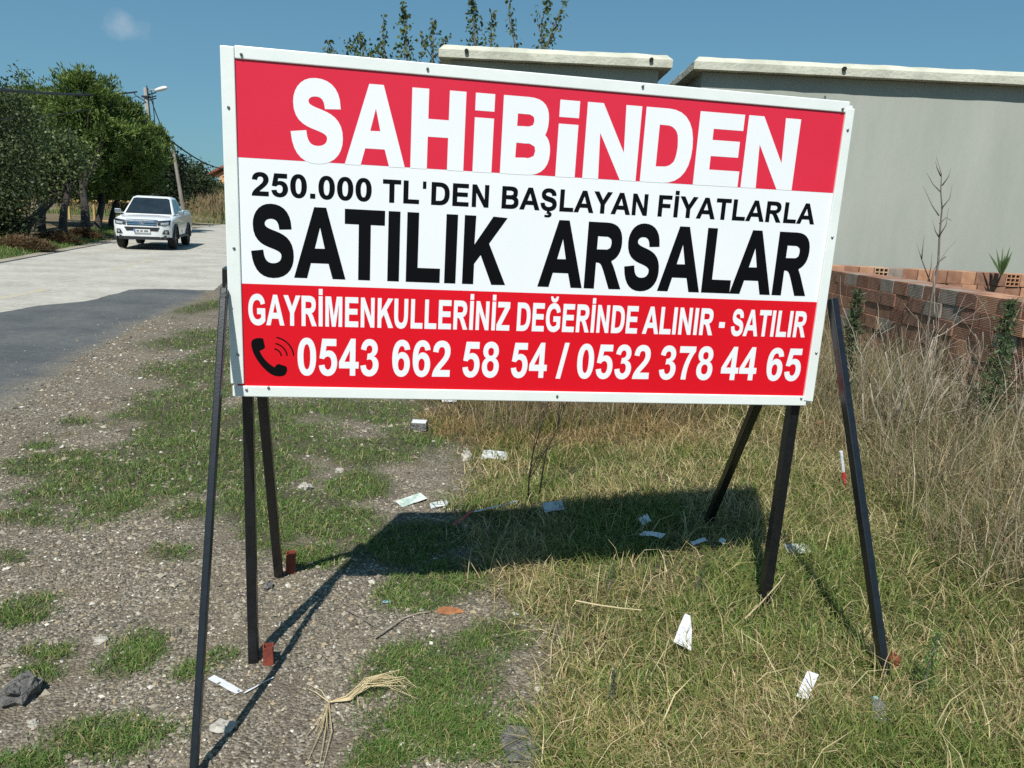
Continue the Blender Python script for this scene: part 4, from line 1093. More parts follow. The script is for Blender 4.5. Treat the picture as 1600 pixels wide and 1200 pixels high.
# leafy shoots behind the short wall
SH = [(512, 62, 525, 100, 'short'), (560, 52, 570, 96, 'bushy'), (600, 22, 602, 96, 'thin'), (630, 2, 636, 98, 'dense'), (678, 30, 676, 100, 'spreading'), (738, -6, 742, 78, 'dense'), (771, 14, 766, 80, 'thin'), (793, -14, 806, 76, 'thin'), (858, -10, 846, 78, 'thin'), (886, -6, 850, 84, 'leaning')]
ORD = ['first', 'second', 'third', 'fourth', 'fifth', 'sixth', 'seventh', 'eighth', 'ninth', 'tenth']
for k, (tx, ty_, bx, by, kind_) in enumerate(SH):
    Y_ = 16.0 + .25 * (k % 3); top = at(tx, ty_, Y_); low = at(bx, by, Y_)
    base = low + (low - top) * (low[2] / max(.2, top[2] - low[2])) * .25; base[2] = 0; base[0] = low[0] * 1.0 + (low[0] - top[0]) * .6
    t = thing('leafy_shoot', 'slender leafy shoot above the wall, %s from the left, %s' % (ORD[k], kind_), 'sapling', tuple(base), group='leafy shoots behind the short wall')
    mb = MB(); path_ = [base, lerp(base, low, .6) + [.05, 0, 0], low, lerp(low, top, .5) + [rng.normal(0, .03), 0, 0], top]
    mb.tube(path_, [.035, .028, .02, .013, .004], 6)
    L = np.linalg.norm(top - low); cnt = dict(short=130, bushy=260, thin=150, dense=400, spreading=260, leaning=170)[kind_]
    wid = dict(short=.10, bushy=.22, thin=.07, dense=.13, spreading=.20, leaning=.08)[kind_]
    ts = rng.uniform(-.9, 1.0, cnt); P = low + (top - low) * ts[:, None]
    rad = wid * np.clip(1.15 - np.clip(ts, 0, 1), .25, 1)[:, None]
    P = P + rng.normal(0, 1, (cnt, 3)) * rad * [1, 1, .35]
    if kind_ in ('spreading', 'bushy', 'leaning'):
        for s_ in (-1, 1):
            a_ = lerp(low, top, .12); e_ = a_ + np.array([s_ * rng.uniform(.22, .42), 0, L * .55]); mb.tube([a_, lerp(a_, e_, .5) + [s_ * .05, 0, 0], e_], [.012, .008, .003], 5)
            P = np.concatenate([P, a_ + (e_ - a_) * rng.uniform(.2, 1.05, (34, 1)) + rng.normal(0, .06, (34, 3))])
    mb.build('stem', m_twigd, t, tuple(base), smooth=True)
    link('leaves', leaf_mesh('leaves', P - base, rng.uniform(.06, .115, len(P)), jit((.085, .12, .038), len(P), .45, .15), .62, .9), m_leaf, t)

# ------------------------------------------------------------------ timber fence beyond the trees
m_timb = mat('yellow_timber', (.40, .27, .10), (.52, .37, .16), rough=.85, scale=5, stretch=(1, 1, .2))
FY = 50.0
f0 = at(66, 345, FY)
fence = thing('timber_fence', 'yellow timber post and rail fence seen between the tree trunks', 'fence', (f0[0], FY, 0)); org = (f0[0], FY, 0)
for px in (30, 66, 107, 146, 178, 205):
    a = at(px, 312, FY); mb = MB(); mb.box((a[0], FY, a[2] / 2), (.13, .13, a[2])); mb.build('post', m_timb, fence, org, bevel=.01)
for (p0, y0, p1, y1) in ((30, 312, 107, 313), (107, 313, 205, 315), (30, 343, 205, 346)):
    a, b = at(p0, y0, FY - .1), at(p1, y1, FY - .1); mb = MB(); mb.bar(a, b, .10, .12, (0, 1, 0)); mb.build('rail', m_timb, fence, org)

# ------------------------------------------------------------------ grass, gravel and weeds
STR = np.array([(.47, .375, .195), (.60, .505, .29), (.34, .255, .12), (.27, .27, .09), (.17, .23, .055), (.12, .19, .042)])
GRN = np.array([(.115, .205, .045), (.155, .24, .058), (.085, .155, .036), (.24, .25, .085), (.38, .31, .16)])


def scatter(n_, x0, x1, y0, y1, dens, pw=1.0):
    """random points, more of them near the camera, thinned by dens(x, y)"""
    u_ = rng.rand(n_)
    y = (y0 ** (1 - pw) + u_ * (y1 ** (1 - pw) - y0 ** (1 - pw))) ** (1 / (1 - pw)) if pw != 1 else y0 * (y1 / y0) ** u_
    x = rng.uniform(np.maximum(x0, -.80 * y - .4), np.minimum(x1, .80 * y + .4))
    k = rng.rand(n_) < dens(x, y); x, y = x[k], y[k]
    k = (y > WY - .05) & (x > -1.1)
    x, y = x[~k], y[~k]
    return np.stack([x, y, zg(x, y) - .006], 1)


# short green turf in patches
P = scatter(700000, -9, 4, 1.7, 15, lambda x, y: green_mask(x, y) * (.35 + .65 * (fbm(x * 9, y * 9, 61) > .42)) * (1 - .75 * dry_mask(x, y)) * ~on_road(x, y, .1), 1.7)
n_ = len(P); h = rng.uniform(.015, .050, n_) * (1 + .4 * np.clip(P[:, 1] / 8, 0, 1.2)) * (.7 + .7 * fbm(P[:, 0] * 4, P[:, 1] * 4, 71)); w = .0024 * (1 + P[:, 1] / 5)
ci = rng.choice(5, n_, p=[.31, .28, .17, .13, .11])
tag(link('short_grass', blade_mesh('short_grass', P, h, w, rng.uniform(.3, 1.4, n_), rng.uniform(0, 6.28, n_), GRN[ci] * (1 + rng.uniform(-.25, .3, (n_, 1)))), m_grass), 'short green turf creeping over the gravel verge', 'grass', kind='stuff')
print('green blades', n_)
# dry meadow grass to the right
def dd(x, y): return dry_mask(x, y) * (.30 + .70 * sm(.36, .55, fbm(x * 2.6, y * 2.6, 81)))
P = scatter(480000, -3, 9, 1.65, 10.3, dd, 1.55)
n_ = len(P); g = fbm(P[:, 0] * 1.7, P[:, 1] * 1.7, 91); tall = sm(1.2, 3.2, P[:, 0] + (P[:, 1] - 3) * .28)
h = rng.uniform(.04, .14, n_) * (1 + 1.2 * tall) * (.6 + .9 * fbm(P[:, 0] * 3, P[:, 1] * 3, 93)); w = .0030 * (1 + P[:, 1] / 6)
gr_ = np.clip((g - .30) * 2.6 + .22 * sm(1.9, 1.2, P[:, 0]) * sm(3.4, 2.7, P[:, 1]), .15, .92) * (1 - .35 * tall)
isg = rng.rand(n_) < gr_ * 1.0
ci = np.where(isg, rng.choice([3, 4, 5], n_, p=[.3, .4, .3]), rng.choice([0, 1, 2, 3], n_, p=[.38, .22, .25, .15]))
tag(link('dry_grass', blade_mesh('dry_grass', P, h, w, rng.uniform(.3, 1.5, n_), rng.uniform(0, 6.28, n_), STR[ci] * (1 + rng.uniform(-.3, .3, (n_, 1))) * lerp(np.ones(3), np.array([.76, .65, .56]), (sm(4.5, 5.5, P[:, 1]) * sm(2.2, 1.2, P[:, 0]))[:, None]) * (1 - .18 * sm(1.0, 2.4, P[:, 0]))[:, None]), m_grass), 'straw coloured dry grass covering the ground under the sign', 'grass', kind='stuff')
print('dry blades', n_)
# long bent straws lying through it
P = scatter(26000, -2, 9, 1.65, 10.3, lambda x, y: dry_mask(x, y) * (.25 + .75 * sm(1.0, 3.0, x + (y - 3) * .3)), 1.5)
n_ = len(P); tall = sm(1.4, 3.4, P[:, 0] + (P[:, 1] - 3) * .25)
h = rng.uniform(.10, .28, n_) * (1 + 1.3 * tall); w = rng.uniform(.0022, .0042, n_) * (1 + P[:, 1] / 12)
tag(link('long_straw', blade_mesh('long_straw', P, h, w, rng.uniform(.5, 1.9, n_), rng.uniform(0, 6.28, n_), STR[rng.choice(4, n_, p=[.4, .35, .17, .08])] * (1 + rng.uniform(-.2, .35, (n_, 1)))), m_grass), 'long bent straws lying across the dry grass', 'straw', kind='stuff')
# tall dry brush before the bricks and behind the sign
P = scatter(100000, -1.2, 9, 2.9, 10.2, lambda x, y: np.maximum(sm(1.7, 2.7, x - .10 * (y - 3)), .8 * sm(5.2, 6.2, y) * sm(-.7, -.1, x)) * (.2 + .8 * (fbm(x * 3, y * 3, 111) > .45)), 1.2)
n_ = len(P); h = rng.uniform(.18, .60, n_) * (1 + .45 * sm(4.0, 5.2, P[:, 1]) * sm(2.0, 2.6, P[:, 0])) * (.75 + .5 * fbm(P[:, 0] * 2, P[:, 1] * 2, 113)); w = rng.uniform(.0030, .0055, n_)
tag(link('tall_dry_brush', blade_mesh('tall_dry_brush', P, h, w, rng.uniform(.1, 1.1, n_), rng.uniform(0, 6.28, n_), np.array([(.32, .25, .15), (.21, .15, .085), (.44, .38, .25), (.13, .155, .06)])[np.where((P[:, 1] > 5.1) & (P[:, 0] < 1.8), rng.choice(4, n_, p=[.30, .52, .10, .08]), rng.choice(4, n_, p=[.33, .22, .2, .25]))] * (1 + rng.uniform(-.25, .3, (n_, 1)))), m_grass), 'tall brown dry weeds in front of the bricks and behind the sign', 'weeds', kind='stuff')
# verge over the road, far bank
def verge(x, y): return sm(.25, .5, rl(y) - x) * sm(2.3, 1.6, rl(y) - x)
x = rng.uniform(-22, -10, 150000); y = rng.uniform(14, 50, 150000); k = rng.rand(150000) < verge(x, y); P = np.stack([x[k], y[k], zg(x[k], y[k])], 1); n_ = len(P)
tag(link('verge_grass', blade_mesh('verge_grass', P, rng.uniform(.06, .2, n_), np.full(n_, .02), rng.uniform(.2, 1, n_), rng.uniform(0, 6.28, n_), GRN[rng.choice(5, n_, p=[.35, .3, .2, .1, .05])]), m_grass), 'green grass strip along the far edge of the road', 'grass', kind='stuff')
x = rng.uniform(-42, -8, 26000); y = rng.uniform(65.6, 84, 26000); P = np.stack([x, y, zg(x, y)], 1); n_ = len(P); low = sm(70, 67, y + .1 * (x + 26))
col = np.where((rng.rand(n_) < .15 + .8 * low)[:, None], GRN[rng.choice(4, n_)], np.array([(.30, .21, .12), (.36, .27, .16), (.25, .18, .10)])[rng.choice(3, n_)])
tag(link('bank_grass', blade_mesh('bank_grass', P, rng.uniform(.4, 1.3, n_) * (1 - .65 * low), np.full(n_, .06), rng.uniform(.1, .6, n_), rng.uniform(0, 6.28, n_), col), m_grass), 'tall brown dry grass on the bank beyond the road bend', 'grass', kind='stuff')

# loose stones of the gravel
P = scatter(150000, -8, 2.5, 1.65, 11, lambda x, y: (1 - dry_mask(x, y)) * (1 - .75 * green_mask(x, y)) * np.where(on_road(x, y, 0), sm(-1.2, .3, x - rr(y)) ** 2 * .6, 1.0) * (.25 + .75 * sm(.38, .55, fbm(x * 2, y * 2, 101))), 1.9)
P[:, 2] = np.where(on_road(P[:, 0], P[:, 1], -.02), np.maximum(P[:, 2], .012), P[:, 2])
n_ = len(P); s_ = np.exp(rng.normal(-5.65, .45, n_)) * (1 + .25 * np.clip(P[:, 1] - 2, 0, 6))
s_ = np.clip(s_, .0018, .024) * np.where(on_road(P[:, 0], P[:, 1], 0), .55, 1.0)
OCT = np.array([(1, 0, 0), (0, 1, 0), (-1, 0, 0), (0, -1, 0), (0, 0, 1), (0, 0, -.6)], float)
OF = np.array([(0, 1, 4), (1, 2, 4), (2, 3, 4), (3, 0, 4), (1, 0, 5), (2, 1, 5), (3, 2, 5), (0, 3, 5)])
V = OCT[None] * rng.uniform(.65, 1.35, (n_, 6, 1)) * np.stack([rng.uniform(.7, 1.3, n_), rng.uniform(.7, 1.3, n_), rng.uniform(.45, .85, n_)], 1)[:, None, :]
V += rng.normal(0, .16, V.shape)
th = rng.uniform(0, 6.28, n_); c_, q_ = np.cos(th)[:, None], np.sin(th)[:, None]
V = np.stack([V[:, :, 0] * c_ - V[:, :, 1] * q_, V[:, :, 0] * q_ + V[:, :, 1] * c_, V[:, :, 2]], 2) * s_[:, None, None]
V += (P + np.stack([0 * s_, 0 * s_, .006 + s_ * .2], 1))[:, None, :]
SC = np.array([(.187, .163, .125), (.258, .228, .175), (.348, .307, .238), (.115, .105, .088), (.33, .262, .172), (.55, .515, .44)])
col = SC[rng.choice(6, n_, p=[.28, .27, .17, .14, .09, .05])] * (1 + rng.uniform(-.2, .2, (n_, 1)))
idx = (OF[None] + (np.arange(n_) * 6)[:, None, None]).ravel()
tag(link('gravel', raw_mesh('gravel', V.reshape(-1, 3), np.full(n_ * 8, 3), idx, np.repeat(col, 6, axis=0)), m_stone), 'loose grey and tan gravel on the verge', 'gravel', kind='stuff')
print('stones', n_)

# ------------------------------------------------------------------ plants
def twigs(mb, p, d, L, r_, depth, spread=.6, kids=3, up=.3):
    p = np.asarray(p, float); d = np.asarray(d, float); d /= np.linalg.norm(d)
    pts = [p]; q = p
    for k in range(4):
        d = d + rng.normal(0, .10, 3) + [0, 0, up * .06]; d /= np.linalg.norm(d); q = q + d * L / 4; pts.append(q)
    mb.tube(pts, np.linspace(r_, r_ * .45, 5), 5)
    if depth:
        for _ in range(kids):
            k = rng.randint(1, 5); e = d + rng.normal(0, spread, 3) + [0, 0, up]
            twigs(mb, pts[k], e, L * rng.uniform(.4, .65), r_ * .5, depth - 1, spread, kids, up)


def gz(px, py, z0=.12):
    g_ = gnd(px, py, z0)
    for _ in range(6): g_ = gnd(px, py, zat(g_[0], g_[1]))
    return np.array([g_[0], g_[1], zat(g_[0], g_[1])])


def dead_shrub(label, base, stems, L, r_, depth, m, spread=.55, lean=.35, kids=3, cat='shrub'):
    t = thing('dead_shrub', label, cat, tuple(base)); mb = MB()
    for _ in range(stems):
        twigs(mb, np.asarray(base) + [rng.normal(0, .12), rng.normal(0, .10), -.02], (rng.normal(0, lean), rng.normal(0, lean), 1), L * rng.uniform(.6, 1.1), r_ * rng.uniform(.7, 1.2), depth, spread, kids)
    mb.build('branches', m, t, tuple(base), smooth=True); return t


def WB(px, Y_):     # ground point under a pixel column at depth Y_
    a_ = at(px, 600, Y_); return np.array([a_[0], Y_, zat(a_[0], Y_)])


dead_shrub('pale bare shrub of tangled twigs in front of the bricks, left one', WB(1418, 5.6), 9, .80, .008, 2, m_twig)
dead_shrub('pale bare shrub of tangled twigs in front of the bricks, right one', WB(1500, 5.2), 12, .60, .007, 2, m_twig)
dead_shrub('grey bare twigs at the right edge beside the brick stack', WB(1588, 4.8), 8, 1.0, .006, 1, m_twig, .4, .2)
dead_shrub('pale bare shrub leaning behind the right front brace', WB(1375, 5.0), 7, .7, .008, 2, m_twig)
dead_shrub('brown thicket of fine dead stems just under the sign edge, middle', WB(880, 6.4), 26, .52, .005, 2, m_twigd, .6, .5)
dead_shrub('brown thicket of fine dead stems under the sign edge, left of the dark weed', WB(760, 7.0), 26, .5, .005, 2, m_twigd, .6, .6)
# tall thin leafless sapling against the wall
sb = WB(1440, 6.9); t = thing('bare_sapling', 'tall thin leafless sapling standing out against the grey wall', 'sapling', tuple(sb)); mb = MB()
pts = [sb] + [at(px, py, 6.9) for px, py in ((1455, 470), (1466, 410), (1468, 370), (1472, 325), (1470, 300), (1471, 272), (1463, 245))]
mb.tube(pts, [.013, .011, .009, .008, .0065, .005, .0035, .0015], 6)
for (p0, p1, p2) in (((1466, 410), (1476, 402), (1478, 400)), ((1468, 372), (1462, 362), (1457, 345)), ((1468, 368), (1478, 352), (1482, 325)), ((1468, 350), (1478, 340), (1487, 345)), ((1472, 325), (1484, 310), (1488, 288)), ((1467, 337), (1457, 322), (1442, 290)), ((1470, 300), (1458, 288), (1448, 270)), ((1472, 290), (1482, 276), (1486, 262)), ((1470, 275), (1464, 262), (1462, 252)), ((1453, 440), (1440, 405), (1432, 380)), ((1440, 405), (1442, 385), (1444, 368)), ((1450, 440), (1455, 415), (1456, 395))):
    mb.tube([at(*q, 6.9 + rng.normal(0, .03)) for q in (p0, p1, p2)], [.006, .004, .0015], 5)
mb.build('branches', m_twigd, t, tuple(sb), smooth=True)


def weed(label, base, h, r_, nleaf, c, size, name='weed', taper=1.0, lean=(0, 0), aspect=.3):
    base = np.asarray(base, float); t = thing(name, label, 'weed', tuple(base)); mb = MB()
    top = base + np.array([lean[0], lean[1], h]); mb.tube([base - [0, 0, .03], lerp(base, top, .5) + rng.normal(0, .01, 3), top], [.006, .005, .002], 5); mb.build('stem', m_twigd, t, tuple(base))
    ts = rng.uniform(.08, 1.0, nleaf)
    P = base + (top - base) * ts[:, None] + rng.normal(0, 1, (nleaf, 3)) * (r_ * (1.05 - taper * ts * .8))[:, None] * [1, 1, .3]
    link('leaves', leaf_mesh('leaves', P - base, size * rng.uniform(.6, 1.4, nleaf), jit(c, nleaf, .35, .12), aspect, -.9), m_leaf, t)
    return t


weed('dark green upright weed at the left end of the brick stack beside the sign', WB(1320, 5.9), 1.05, .050, 1500, (.075, .105, .048), .042, aspect=.22)
weed('dusty green conical weed in front of the right end of the bricks', WB(1556, 5.0), 1.08, .065, 1700, (.095, .14, .06), .042, aspect=.22)
weed('feathery green weed growing at the foot of the right front brace', gz(1432, 1100), .24, .022, 420, (.11, .19, .05), .018, lean=(.05, .03), aspect=.22)
weed('small dark green weed standing in the grass below the white paper', gz(955, 1110), .16, .010, 160, (.05, .09, .035), .012, aspect=.22)
weed('small upright green weed near the right upright leg', gz(1088, 935), .15, .010, 160, (.085, .14, .04), .014, lean=(.02, 0), aspect=.25)
weed('thin green weed right of the shaded paper scraps', gz(945, 930), .14, .009, 140, (.10, .16, .045), .014, lean=(.03, 0), aspect=.25)
for lab, px, py, top_, ln_ in (('dark spindly weed with branching stems behind the sign shadow, left stem', 825, 785, 640, .06), ('dark spindly weed with branching stems behind the sign shadow, right stem', 842, 778, 650, .12)):
    b_ = gz(px, py); t = thing('spindly_weed', lab, 'weed', tuple(b_)); mb = MB()
    twigs(mb, b_, (ln_, 0, 1), .62, .0055, 2, .38, 4, .5); mb.build('stems', m_bark, t, tuple(b_), smooth=True)
# sword-leaved plant on the back bricks
yb = at(1563, 440, 9.9); yb[2] = 1.20
t = thing('yucca_plant', 'green sword-leaved plant growing out of the bricks by the wall', 'plant', tuple(yb))
for k in range(15):
    a = rng.uniform(0, 6.28); le = rng.uniform(.1, .75); h = rng.uniform(.22, .42)
    d = np.array([math.cos(a) * le, math.sin(a) * le * .6, 1.0]); d /= np.linalg.norm(d); s_ = np.cross(d, (0, 1, 0)); s_ /= np.linalg.norm(s_)
    mb = MB(); V = [-s_ * .010, s_ * .010, d * h * .5 + s_ * .016, d * h * .5 - s_ * .016, d * h + [0, 0, -.02 * le], d * h * .5 + np.array([0, .006, 0])]
    mb.add(V, [(0, 1, 5), (1, 2, 5), (2, 4, 5), (4, 3, 5), (3, 0, 5), (1, 0, 3, 4, 2)]); mb.build('leaf', mat('sword_leaf', (.05, .085, .03), (.09, .13, .04), rough=.5, scale=8) if k == 0 else MATS['sword_leaf'], t)

# hay heaps over the road
for k, (px, py, rx, lab) in enumerate(((33, 379, .95, 'brown heap of cut hay at the left edge across the road'), (84, 371, .8, 'brown heap of cut hay below the forked tree'), (128, 365, .7, 'small brown heap of cut hay left of the truck'))):
    c = gnd(px, py, .25); n_ = 2600; a = rng.uniform(0, 6.28, n_); r_ = np.sqrt(rng.rand(n_))
    P = np.stack([r_ * np.cos(a) * rx, r_ * np.sin(a) * rx * .7, .30 * (1 - r_ ** 2)], 1)
    o = link('hay_heap', blade_mesh('hay_heap', P, rng.uniform(.15, .4, n_), np.full(n_, .025), rng.uniform(.9, 1.8, n_), rng.uniform(0, 6.28, n_), np.array([(.20, .13, .065), (.28, .19, .10), (.14, .09, .045)])[rng.choice(3, n_)]), m_grass, None, (c[0], c[1], zat(c[0], c[1])))
    tag(o, lab, 'hay', 'heaps of cut hay'); o['kind'] = 'stuff'

# ------------------------------------------------------------------ litter and stones
m_paper = mat('white_paper', (.60, .61, .62), (.66, .67, .68), rough=.7, scale=20, bump=.2)
m_film = mat('grey_plastic_film', (.45, .47, .48), (.66, .68, .68), rough=.35, scale=18, bump=.4)
m_green = mat('pale_green_print', (.36, .46, .40), (.62, .68, .60), rough=.5, scale=22, contrast=(.45, .55))
m_tape = mat('red_tape', (.45, .02, .03), (.55, .03, .04), rough=.45, scale=20)
m_brownleaf = mat('brown_leaf', (.22, .085, .03), (.36, .15, .055), rough=.7, scale=30, bump=.4)
m_cyan = mat('blue_scrap', (.25, .45, .52), (.32, .52, .58), rough=.5, scale=20)
m_straw = mat('pale_straw', (.42, .33, .18), (.56, .46, .27), rough=.8, scale=20)
m_rock = mat('asphalt_lump', (.07, .068, .064), (.20, .19, .175), rough=.95, scale=24, bump=1.0, bscale=60)
m_pale = mat('pale_stone', (.34, .31, .26), (.50, .47, .41), rough=.9, scale=18, bump=.5)
m_pet = mat('clear_bottle', (.75, .80, .82), (.8, .84, .86), rough=.08, trans=.85, scale=10)


def scrap(name, label, cat, px, py, poly, m, rz=0.0, curl=.3, lift=.012, tilt=(0, 0), sub=6, z0=.1, group=None):
    """thin bent sheet: outline in metres, curled along its length"""
    b_ = gz(px, py, z0); t0 = lift
    xs_ = [p[0] for p in poly]; L_ = max(xs_) - min(xs_) + 1e-6
    tri = tessellate_polygon([[Vector((x_, y_, 0)) for x_, y_ in poly]])
    # refine by cutting the outline into a strip of columns when it has an even point count
    h_ = len(poly) // 2; top_ = poly[:h_]; bot = poly[h_:][::-1]; V = []
    us_ = np.linspace(0, 1, sub + 1)

    def along(pts, u_):
        q = u_ * (len(pts) - 1); i = min(int(q), len(pts) - 2); return lerp(pts[i], pts[i + 1], q - i)
    for u_ in us_:
        for p in (along(top_, u_), along(bot, u_)):
            zz = t0 * .55 + curl * L_ * .07 * math.sin(math.pi * u_) + rng.normal(0, .0012 + .014 * abs(curl) * L_)
            V.append((p[0], p[1], zz + tilt[0] * p[0] + tilt[1] * p[1]))
    nb = len(V); V += [(x_, y_, z_ - .0009) for x_, y_, z_ in V]
    F = [(2 * i, 2 * i + 1, 2 * i + 3, 2 * i + 2) for i in range(sub)]; F += [tuple(nb + q for q in f)[::-1] for f in list(F)]
    rim = [2 * i for i in range(sub + 1)] + [2 * i + 1 for i in range(sub, -1, -1)]
    F += [(rim[k], rim[(k + 1) % len(rim)], nb + rim[(k + 1) % len(rim)], nb + rim[k]) for k in range(len(rim))]
    mb = MB(); mb.add(V, F); o = mb.build(name, m, None, loc=tuple(b_)); o.rotation_euler = (0, 0, rz); tag(o, label, cat, group); return o


def R4(a, b): return [(-a / 2, b / 2), (a / 2, b / 2), (a / 2, -b / 2), (-a / 2, -b / 2)]


scrap('plastic_strip', 'flat white plastic strip on the gravel between the left legs', 'strip', 352, 1072, R4(.155, .028), m_paper, -.55, .02, .012, z0=0)
scrap('plastic_strip', 'very thin white plastic strip right of the wider one on the gravel', 'strip', 405, 1073, R4(.12, .006), m_paper, .95, .02, .014, z0=0)
scrap('paper_scrap', 'torn white triangular paper in the sunlit grass', 'paper', 1067, 1012, [(-.07, .034), (.01, .022), (.085, .006), (.082, -.014), (.01, -.026), (-.088, -.030)], m_paper, 1.30, .02, .13, (.25, .1))
scrap('paper_scrap', 'folded white paper strip in the grass left of the right front brace', 'paper', 1258, 1098, R4(.115, .036), m_paper, .95, .03, .12, (.3, 0))
scrap('paper_scrap', 'white paper scrap in the shade, upper of two', 'paper', 1006, 826, R4(.05, .055), m_paper, .3, .3, .09, (.4, .3))
scrap('paper_scrap', 'curled white paper scrap in the shade, lower of two', 'paper', 1018, 850, R4(.12, .045), m_paper, -.7, .5, .09, (.2, .2))
scrap('paper_scrap', 'crumpled white scrap at the shadow edge, left one', 'paper', 1091, 861, R4(.09, .022), m_paper, .5, .6, .09, (.1, .3))
scrap('paper_scrap', 'small crumpled white scrap at the shadow edge near the right leg', 'paper', 1127, 860, R4(.05, .028), m_paper, 1.1, .6, .09, (.1, .3))
scrap('printed_wrapper', 'pale green printed wrapper lying on dry soil behind the sign', 'wrapper', 643, 785, R4(.17, .075), m_green, .75, .08, .03, (.08, .15), z0=0)
scrap('plastic_scrap', 'small crumpled white plastic at the tip of the sign shadow', 'plastic', 686, 791, R4(.10, .05), m_film, .3, .5, .02, (.1, .2), z0=0)
scrap('plastic_scrap', 'greyish plastic film caught in the shaded grass', 'plastic', 864, 806, R4(.11, .07), m_film, .2, .4, .10, (.1, .4))
scrap('plastic_scrap', 'pale crumpled plastic bag in the grass behind the dark weed', 'plastic', 773, 719, R4(.18, .10), m_film, -.1, .7, .06, (0, .3))
scrap('plastic_scrap', 'pale plastic scrap in the grass right of the right upright leg', 'plastic', 1246, 866, R4(.12, .06), m_film, .1, .5, .05, (0, .3))
scrap('plastic_scrap', 'bright white scrap just under the lower sign edge', 'plastic', 702, 629, R4(.13, .08), m_paper, .1, .5, .06, (0, .5))
scrap('barrier_tape', 'red length of barrier tape in the shade of the sign', 'tape', 724, 822, R4(.20, .014), m_tape, 1.05, .12, .09, (.1, .1))
scrap('barrier_tape', 'white length of barrier tape continuing from the red one', 'tape', 772, 806, R4(.26, .014), m_paper, .28, -.12, .10, (.18, .1))
scrap('barrier_tape', 'red scrap of barrier tape in the dry grass right of the sign', 'tape', 1286, 676, R4(.12, .05), m_tape, -.6, .5, .14, (.2, .3))
scrap('blue_scrap', 'small light blue plastic scrap on the gravel', 'plastic', 604, 942, R4(.035, .018), m_cyan, .1, .2, .012, z0=0)
scrap('dead_leaf', 'curled brown dead leaf on the gravel', 'leaf', 703, 957, [(-.06, .002), (-.03, .022), (.02, .018), (.06, .003), (.06, -.003), (.02, -.016), (-.03, -.020), (-.06, -.002)], m_brownleaf, -.05, .35, .012, (.05, .3), z0=0)
# striped stake behind the front brace
b_ = WB(1318, 4.1); t = thing('marker_stake', 'red and white striped marker stake behind the right front brace', 'stake', tuple(b_))
p0, p1 = at(1325, 800, 4.1), at(1314, 705, 4.1)
for k in range(3):
    mb = MB(); mb.tube([lerp(p0, p1, k / 3), lerp(p0, p1, (k + 1) / 3)], .010, 8); mb.build('red_section' if k != 2 else 'white_section', m_tape if k != 2 else m_paper, t, tuple(b_))
mb = MB(); mb.tube([b_ - [0, 0, .05], p0], .010, 8); mb.build('lower_section', m_twig, t, tuple(b_))


def rock(name, label, px, py, d, m, seed, z0=0.0, cat='stone', sink=.25, group=None):
    b_ = gz(px, py, z0); r_ = np.random.RandomState(seed); nu, nv = 12, 7; V = []
    for j in range(nv + 1):
        ph = math.pi * j / nv
        for i in range(nu):
            a = 2 * math.pi * i / nu
            q = np.array([math.sin(ph) * math.cos(a), math.sin(ph) * math.sin(a), math.cos(ph)])
            q = np.sign(q) * np.abs(q) ** .72
            V.append(q * np.array(d) / 2 * (1 + .16 * r_.normal()))
    F = [(j * nu + i, j * nu + (i + 1) % nu, (j + 1) * nu + (i + 1) % nu, (j + 1) * nu + i)[::-1] for j in range(nv) for i in range(nu)]
    mb = MB(); mb.add(V, F); o = mb.build(name, m, None, loc=(b_[0], b_[1], b_[2] + d[2] * (.5 - sink))); o.rotation_euler = (0, 0, r_.uniform(0, 6))
    tag(o, label, cat, group); return o


rock('asphalt_lump', 'dark broken lump of asphalt at the lower left', 36, 1090, (.125, .10, .078), m_rock, 3, cat='rubble', sink=.12)
rock('asphalt_lump', 'flat grey slab of old asphalt in the grass at the bottom edge', 812, 1165, (.12, .16, .03), m_rock, 5, cat='rubble')
rock('asphalt_lump', 'small dark lump beside the red stake of the rear brace', 420, 918, (.055, .04, .03), m_rock, 8, cat='rubble')
rock('pale_stone', 'pale crushed stone patch near the thin white strip', 350, 1140, (.075, .06, .03), m_pale, 9)
rock('pale_stone', 'pale stone by the grass edge in the lower middle', 842, 1082, (.035, .03, .025), m_pale, 10)
rock('pale_stone', 'cream stone behind the dark weed in dry grass', 729, 717, (.10, .08, .07), m_pale, 12)
rock('pale_stone', 'cream pebble in the green turf behind the sign', 531, 737, (.05, .04, .03), m_pale, 13)
rock('pale_stone', 'grey white stone in the turf left of the wrapper', 478, 762, (.09, .06, .03), m_pale, 15)
rock('pale_stone', 'pale stone beside the lump at the lower left', 52, 1133, (.03, .025, .02), m_pale, 16)
rock('pale_stone', 'whitish stone left of the near turf tuft', 158, 1003, (.05, .04, .025), m_pale, 17)
# dark block with a pale top
b_ = gz(655, 672, 0); t = thing('broken_block', 'dark broken block with a white top face on the turf', 'rubble', tuple(b_))
mb = MB(); mb.box((0, 0, .03), (.12, .09, .06)); mb.build('block', m_rock, t, bevel=.008)
mb = MB(); mb.box((0, 0, .067), (.11, .08, .012)); mb.build('top_face', m_paper, t, bevel=.004)
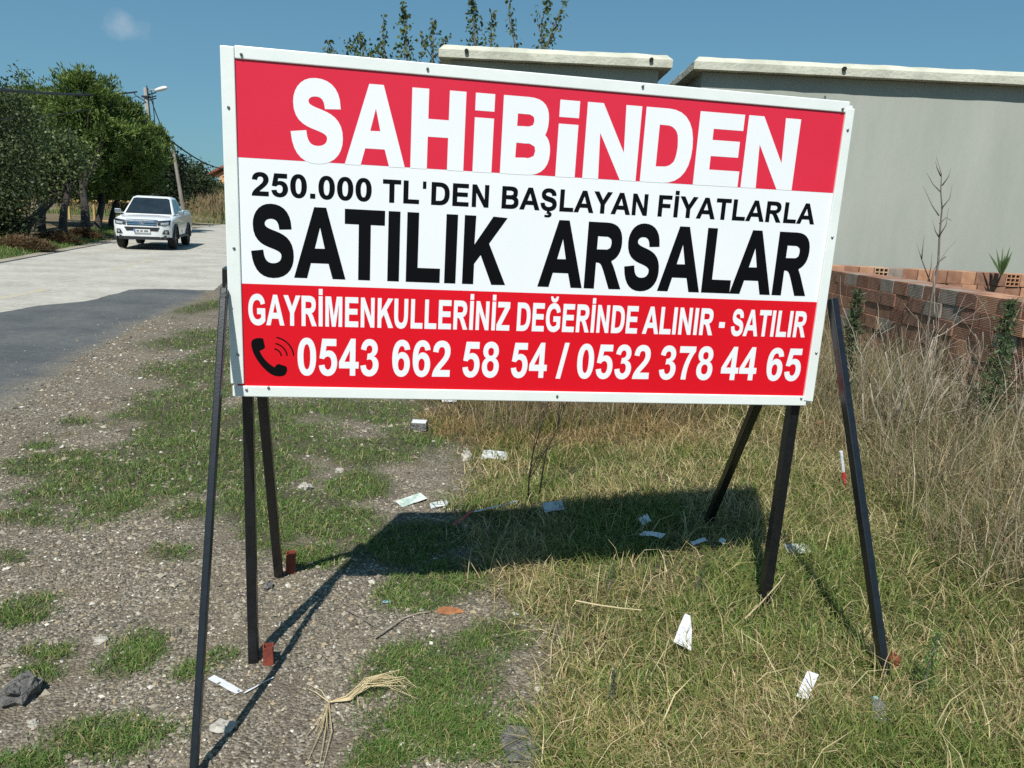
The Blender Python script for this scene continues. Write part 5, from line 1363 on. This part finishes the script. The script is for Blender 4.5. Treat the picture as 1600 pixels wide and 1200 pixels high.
# crushed bottle
b_ = gz(1372, 1128); t = thing('plastic_bottle', 'crushed clear plastic bottle in the grass under the right front brace', 'bottle', tuple(b_))
pr = [(-.09, .012), (-.085, .030), (-.05, .033), (-.03, .026), (0, .032), (.03, .027), (.055, .031), (.08, .018), (.095, .012), (.11, .012)]
mb = MB(); mb.tube([(x_, .3 * x_ * x_, .05 + .006 * math.sin(30 * x_)) for x_, _ in pr], [r_ for _, r_ in pr], 14); mb.build('body', m_pet, t, smooth=True)
mb = MB(); mb.tube([(.108, .003, .05), (.128, .004, .05)], .015, 12); mb.build('cap', m_cyan, t)
t.rotation_euler = (0, 0, 1.25); t.scale = (.62, .8, .8); t.location.z -= .012
# sheaf of pulled dry grass
b_ = gz(560, 1087, 0); t = thing('straw_bunch', 'pulled bunch of pale dry grass lying on the gravel in front', 'straw', tuple(b_))
mb = MB()
for k in range(20):
    py = rng.uniform(-1, 1)
    pts = [gz(514, 1102, 0) + [0, 0, .012], gz(545 + rng.uniform(-8, 8), 1098 + 4 * py, 0) + [0, 0, .016], gz(575 + rng.uniform(-10, 10), 1082 + 10 * py, 0) + [0, 0, .03 + .02 * rng.rand()], gz(615 + rng.uniform(-20, 20), 1076 + 13 * py, 0) + [0, 0, .03 + .02 * rng.rand()], gz(640 + rng.uniform(-35, 25), 1088 + 18 * py, 0) + [0, 0, .015]]
    mb.tube(pts, np.array([.0018, .0018, .0016, .0012, .0005]) * rng.uniform(.5, 1.1), 4)
for k in range(10):
    e = gz(rng.uniform(476, 520), 1112 + rng.choice([-35, 40, 85]) + rng.uniform(-8, 8), 0)
    mb.tube([gz(514, 1102, 0) + [0, 0, .012], lerp(gz(514, 1102, 0), e, .5) + [rng.normal(0, .008), 0, .02], e + [0, 0, .008]], [.002, .0018, .0006], 4)
tag(mb.build('stalks', m_straw, t, tuple(b_)), kind='stuff')
# sticks
for lab, pts, r_, m_ in (('long curved brown stick on the gravel in front of the shadow', [(587, 1000), (605, 988), (630, 970), (655, 962), (672, 960)], .0042, m_twig), ('short dark twig left of the curved stick', [(542, 957), (562, 968), (578, 978), (588, 985)], .003, m_twigd),
                          ('long pale straw stalk lying in the grass left of the white paper', [(897, 970), (930, 977), (970, 983), (1000, 986)], .0035, m_straw), ('pale bent stalk lying in grass below the right upright leg', [(1160, 1000), (1185, 975), (1215, 940), (1222, 928)], .003, m_straw),
                          ('long pale stalk crossing the dry grass at the right edge', [(1530, 667), (1560, 676), (1590, 686), (1605, 692)], .006, m_straw), ('pale stalk lying across the dry grass right of the front brace', [(1455, 745), (1490, 752), (1520, 762), (1545, 768)], .005, m_straw)):
    P_ = [gz(*q) + [0, 0, .012 if q[0] < 700 else .09] for q in pts]; mb = MB(); mb.tube(P_, np.linspace(r_, r_ * .6, len(P_)), 6)
    tag(mb.build('stick' if m_ is not m_straw else 'stalk', m_, None, tuple(P_[0]), loc=tuple(P_[0])), lab, 'stick' if m_ is not m_straw else 'stalk')
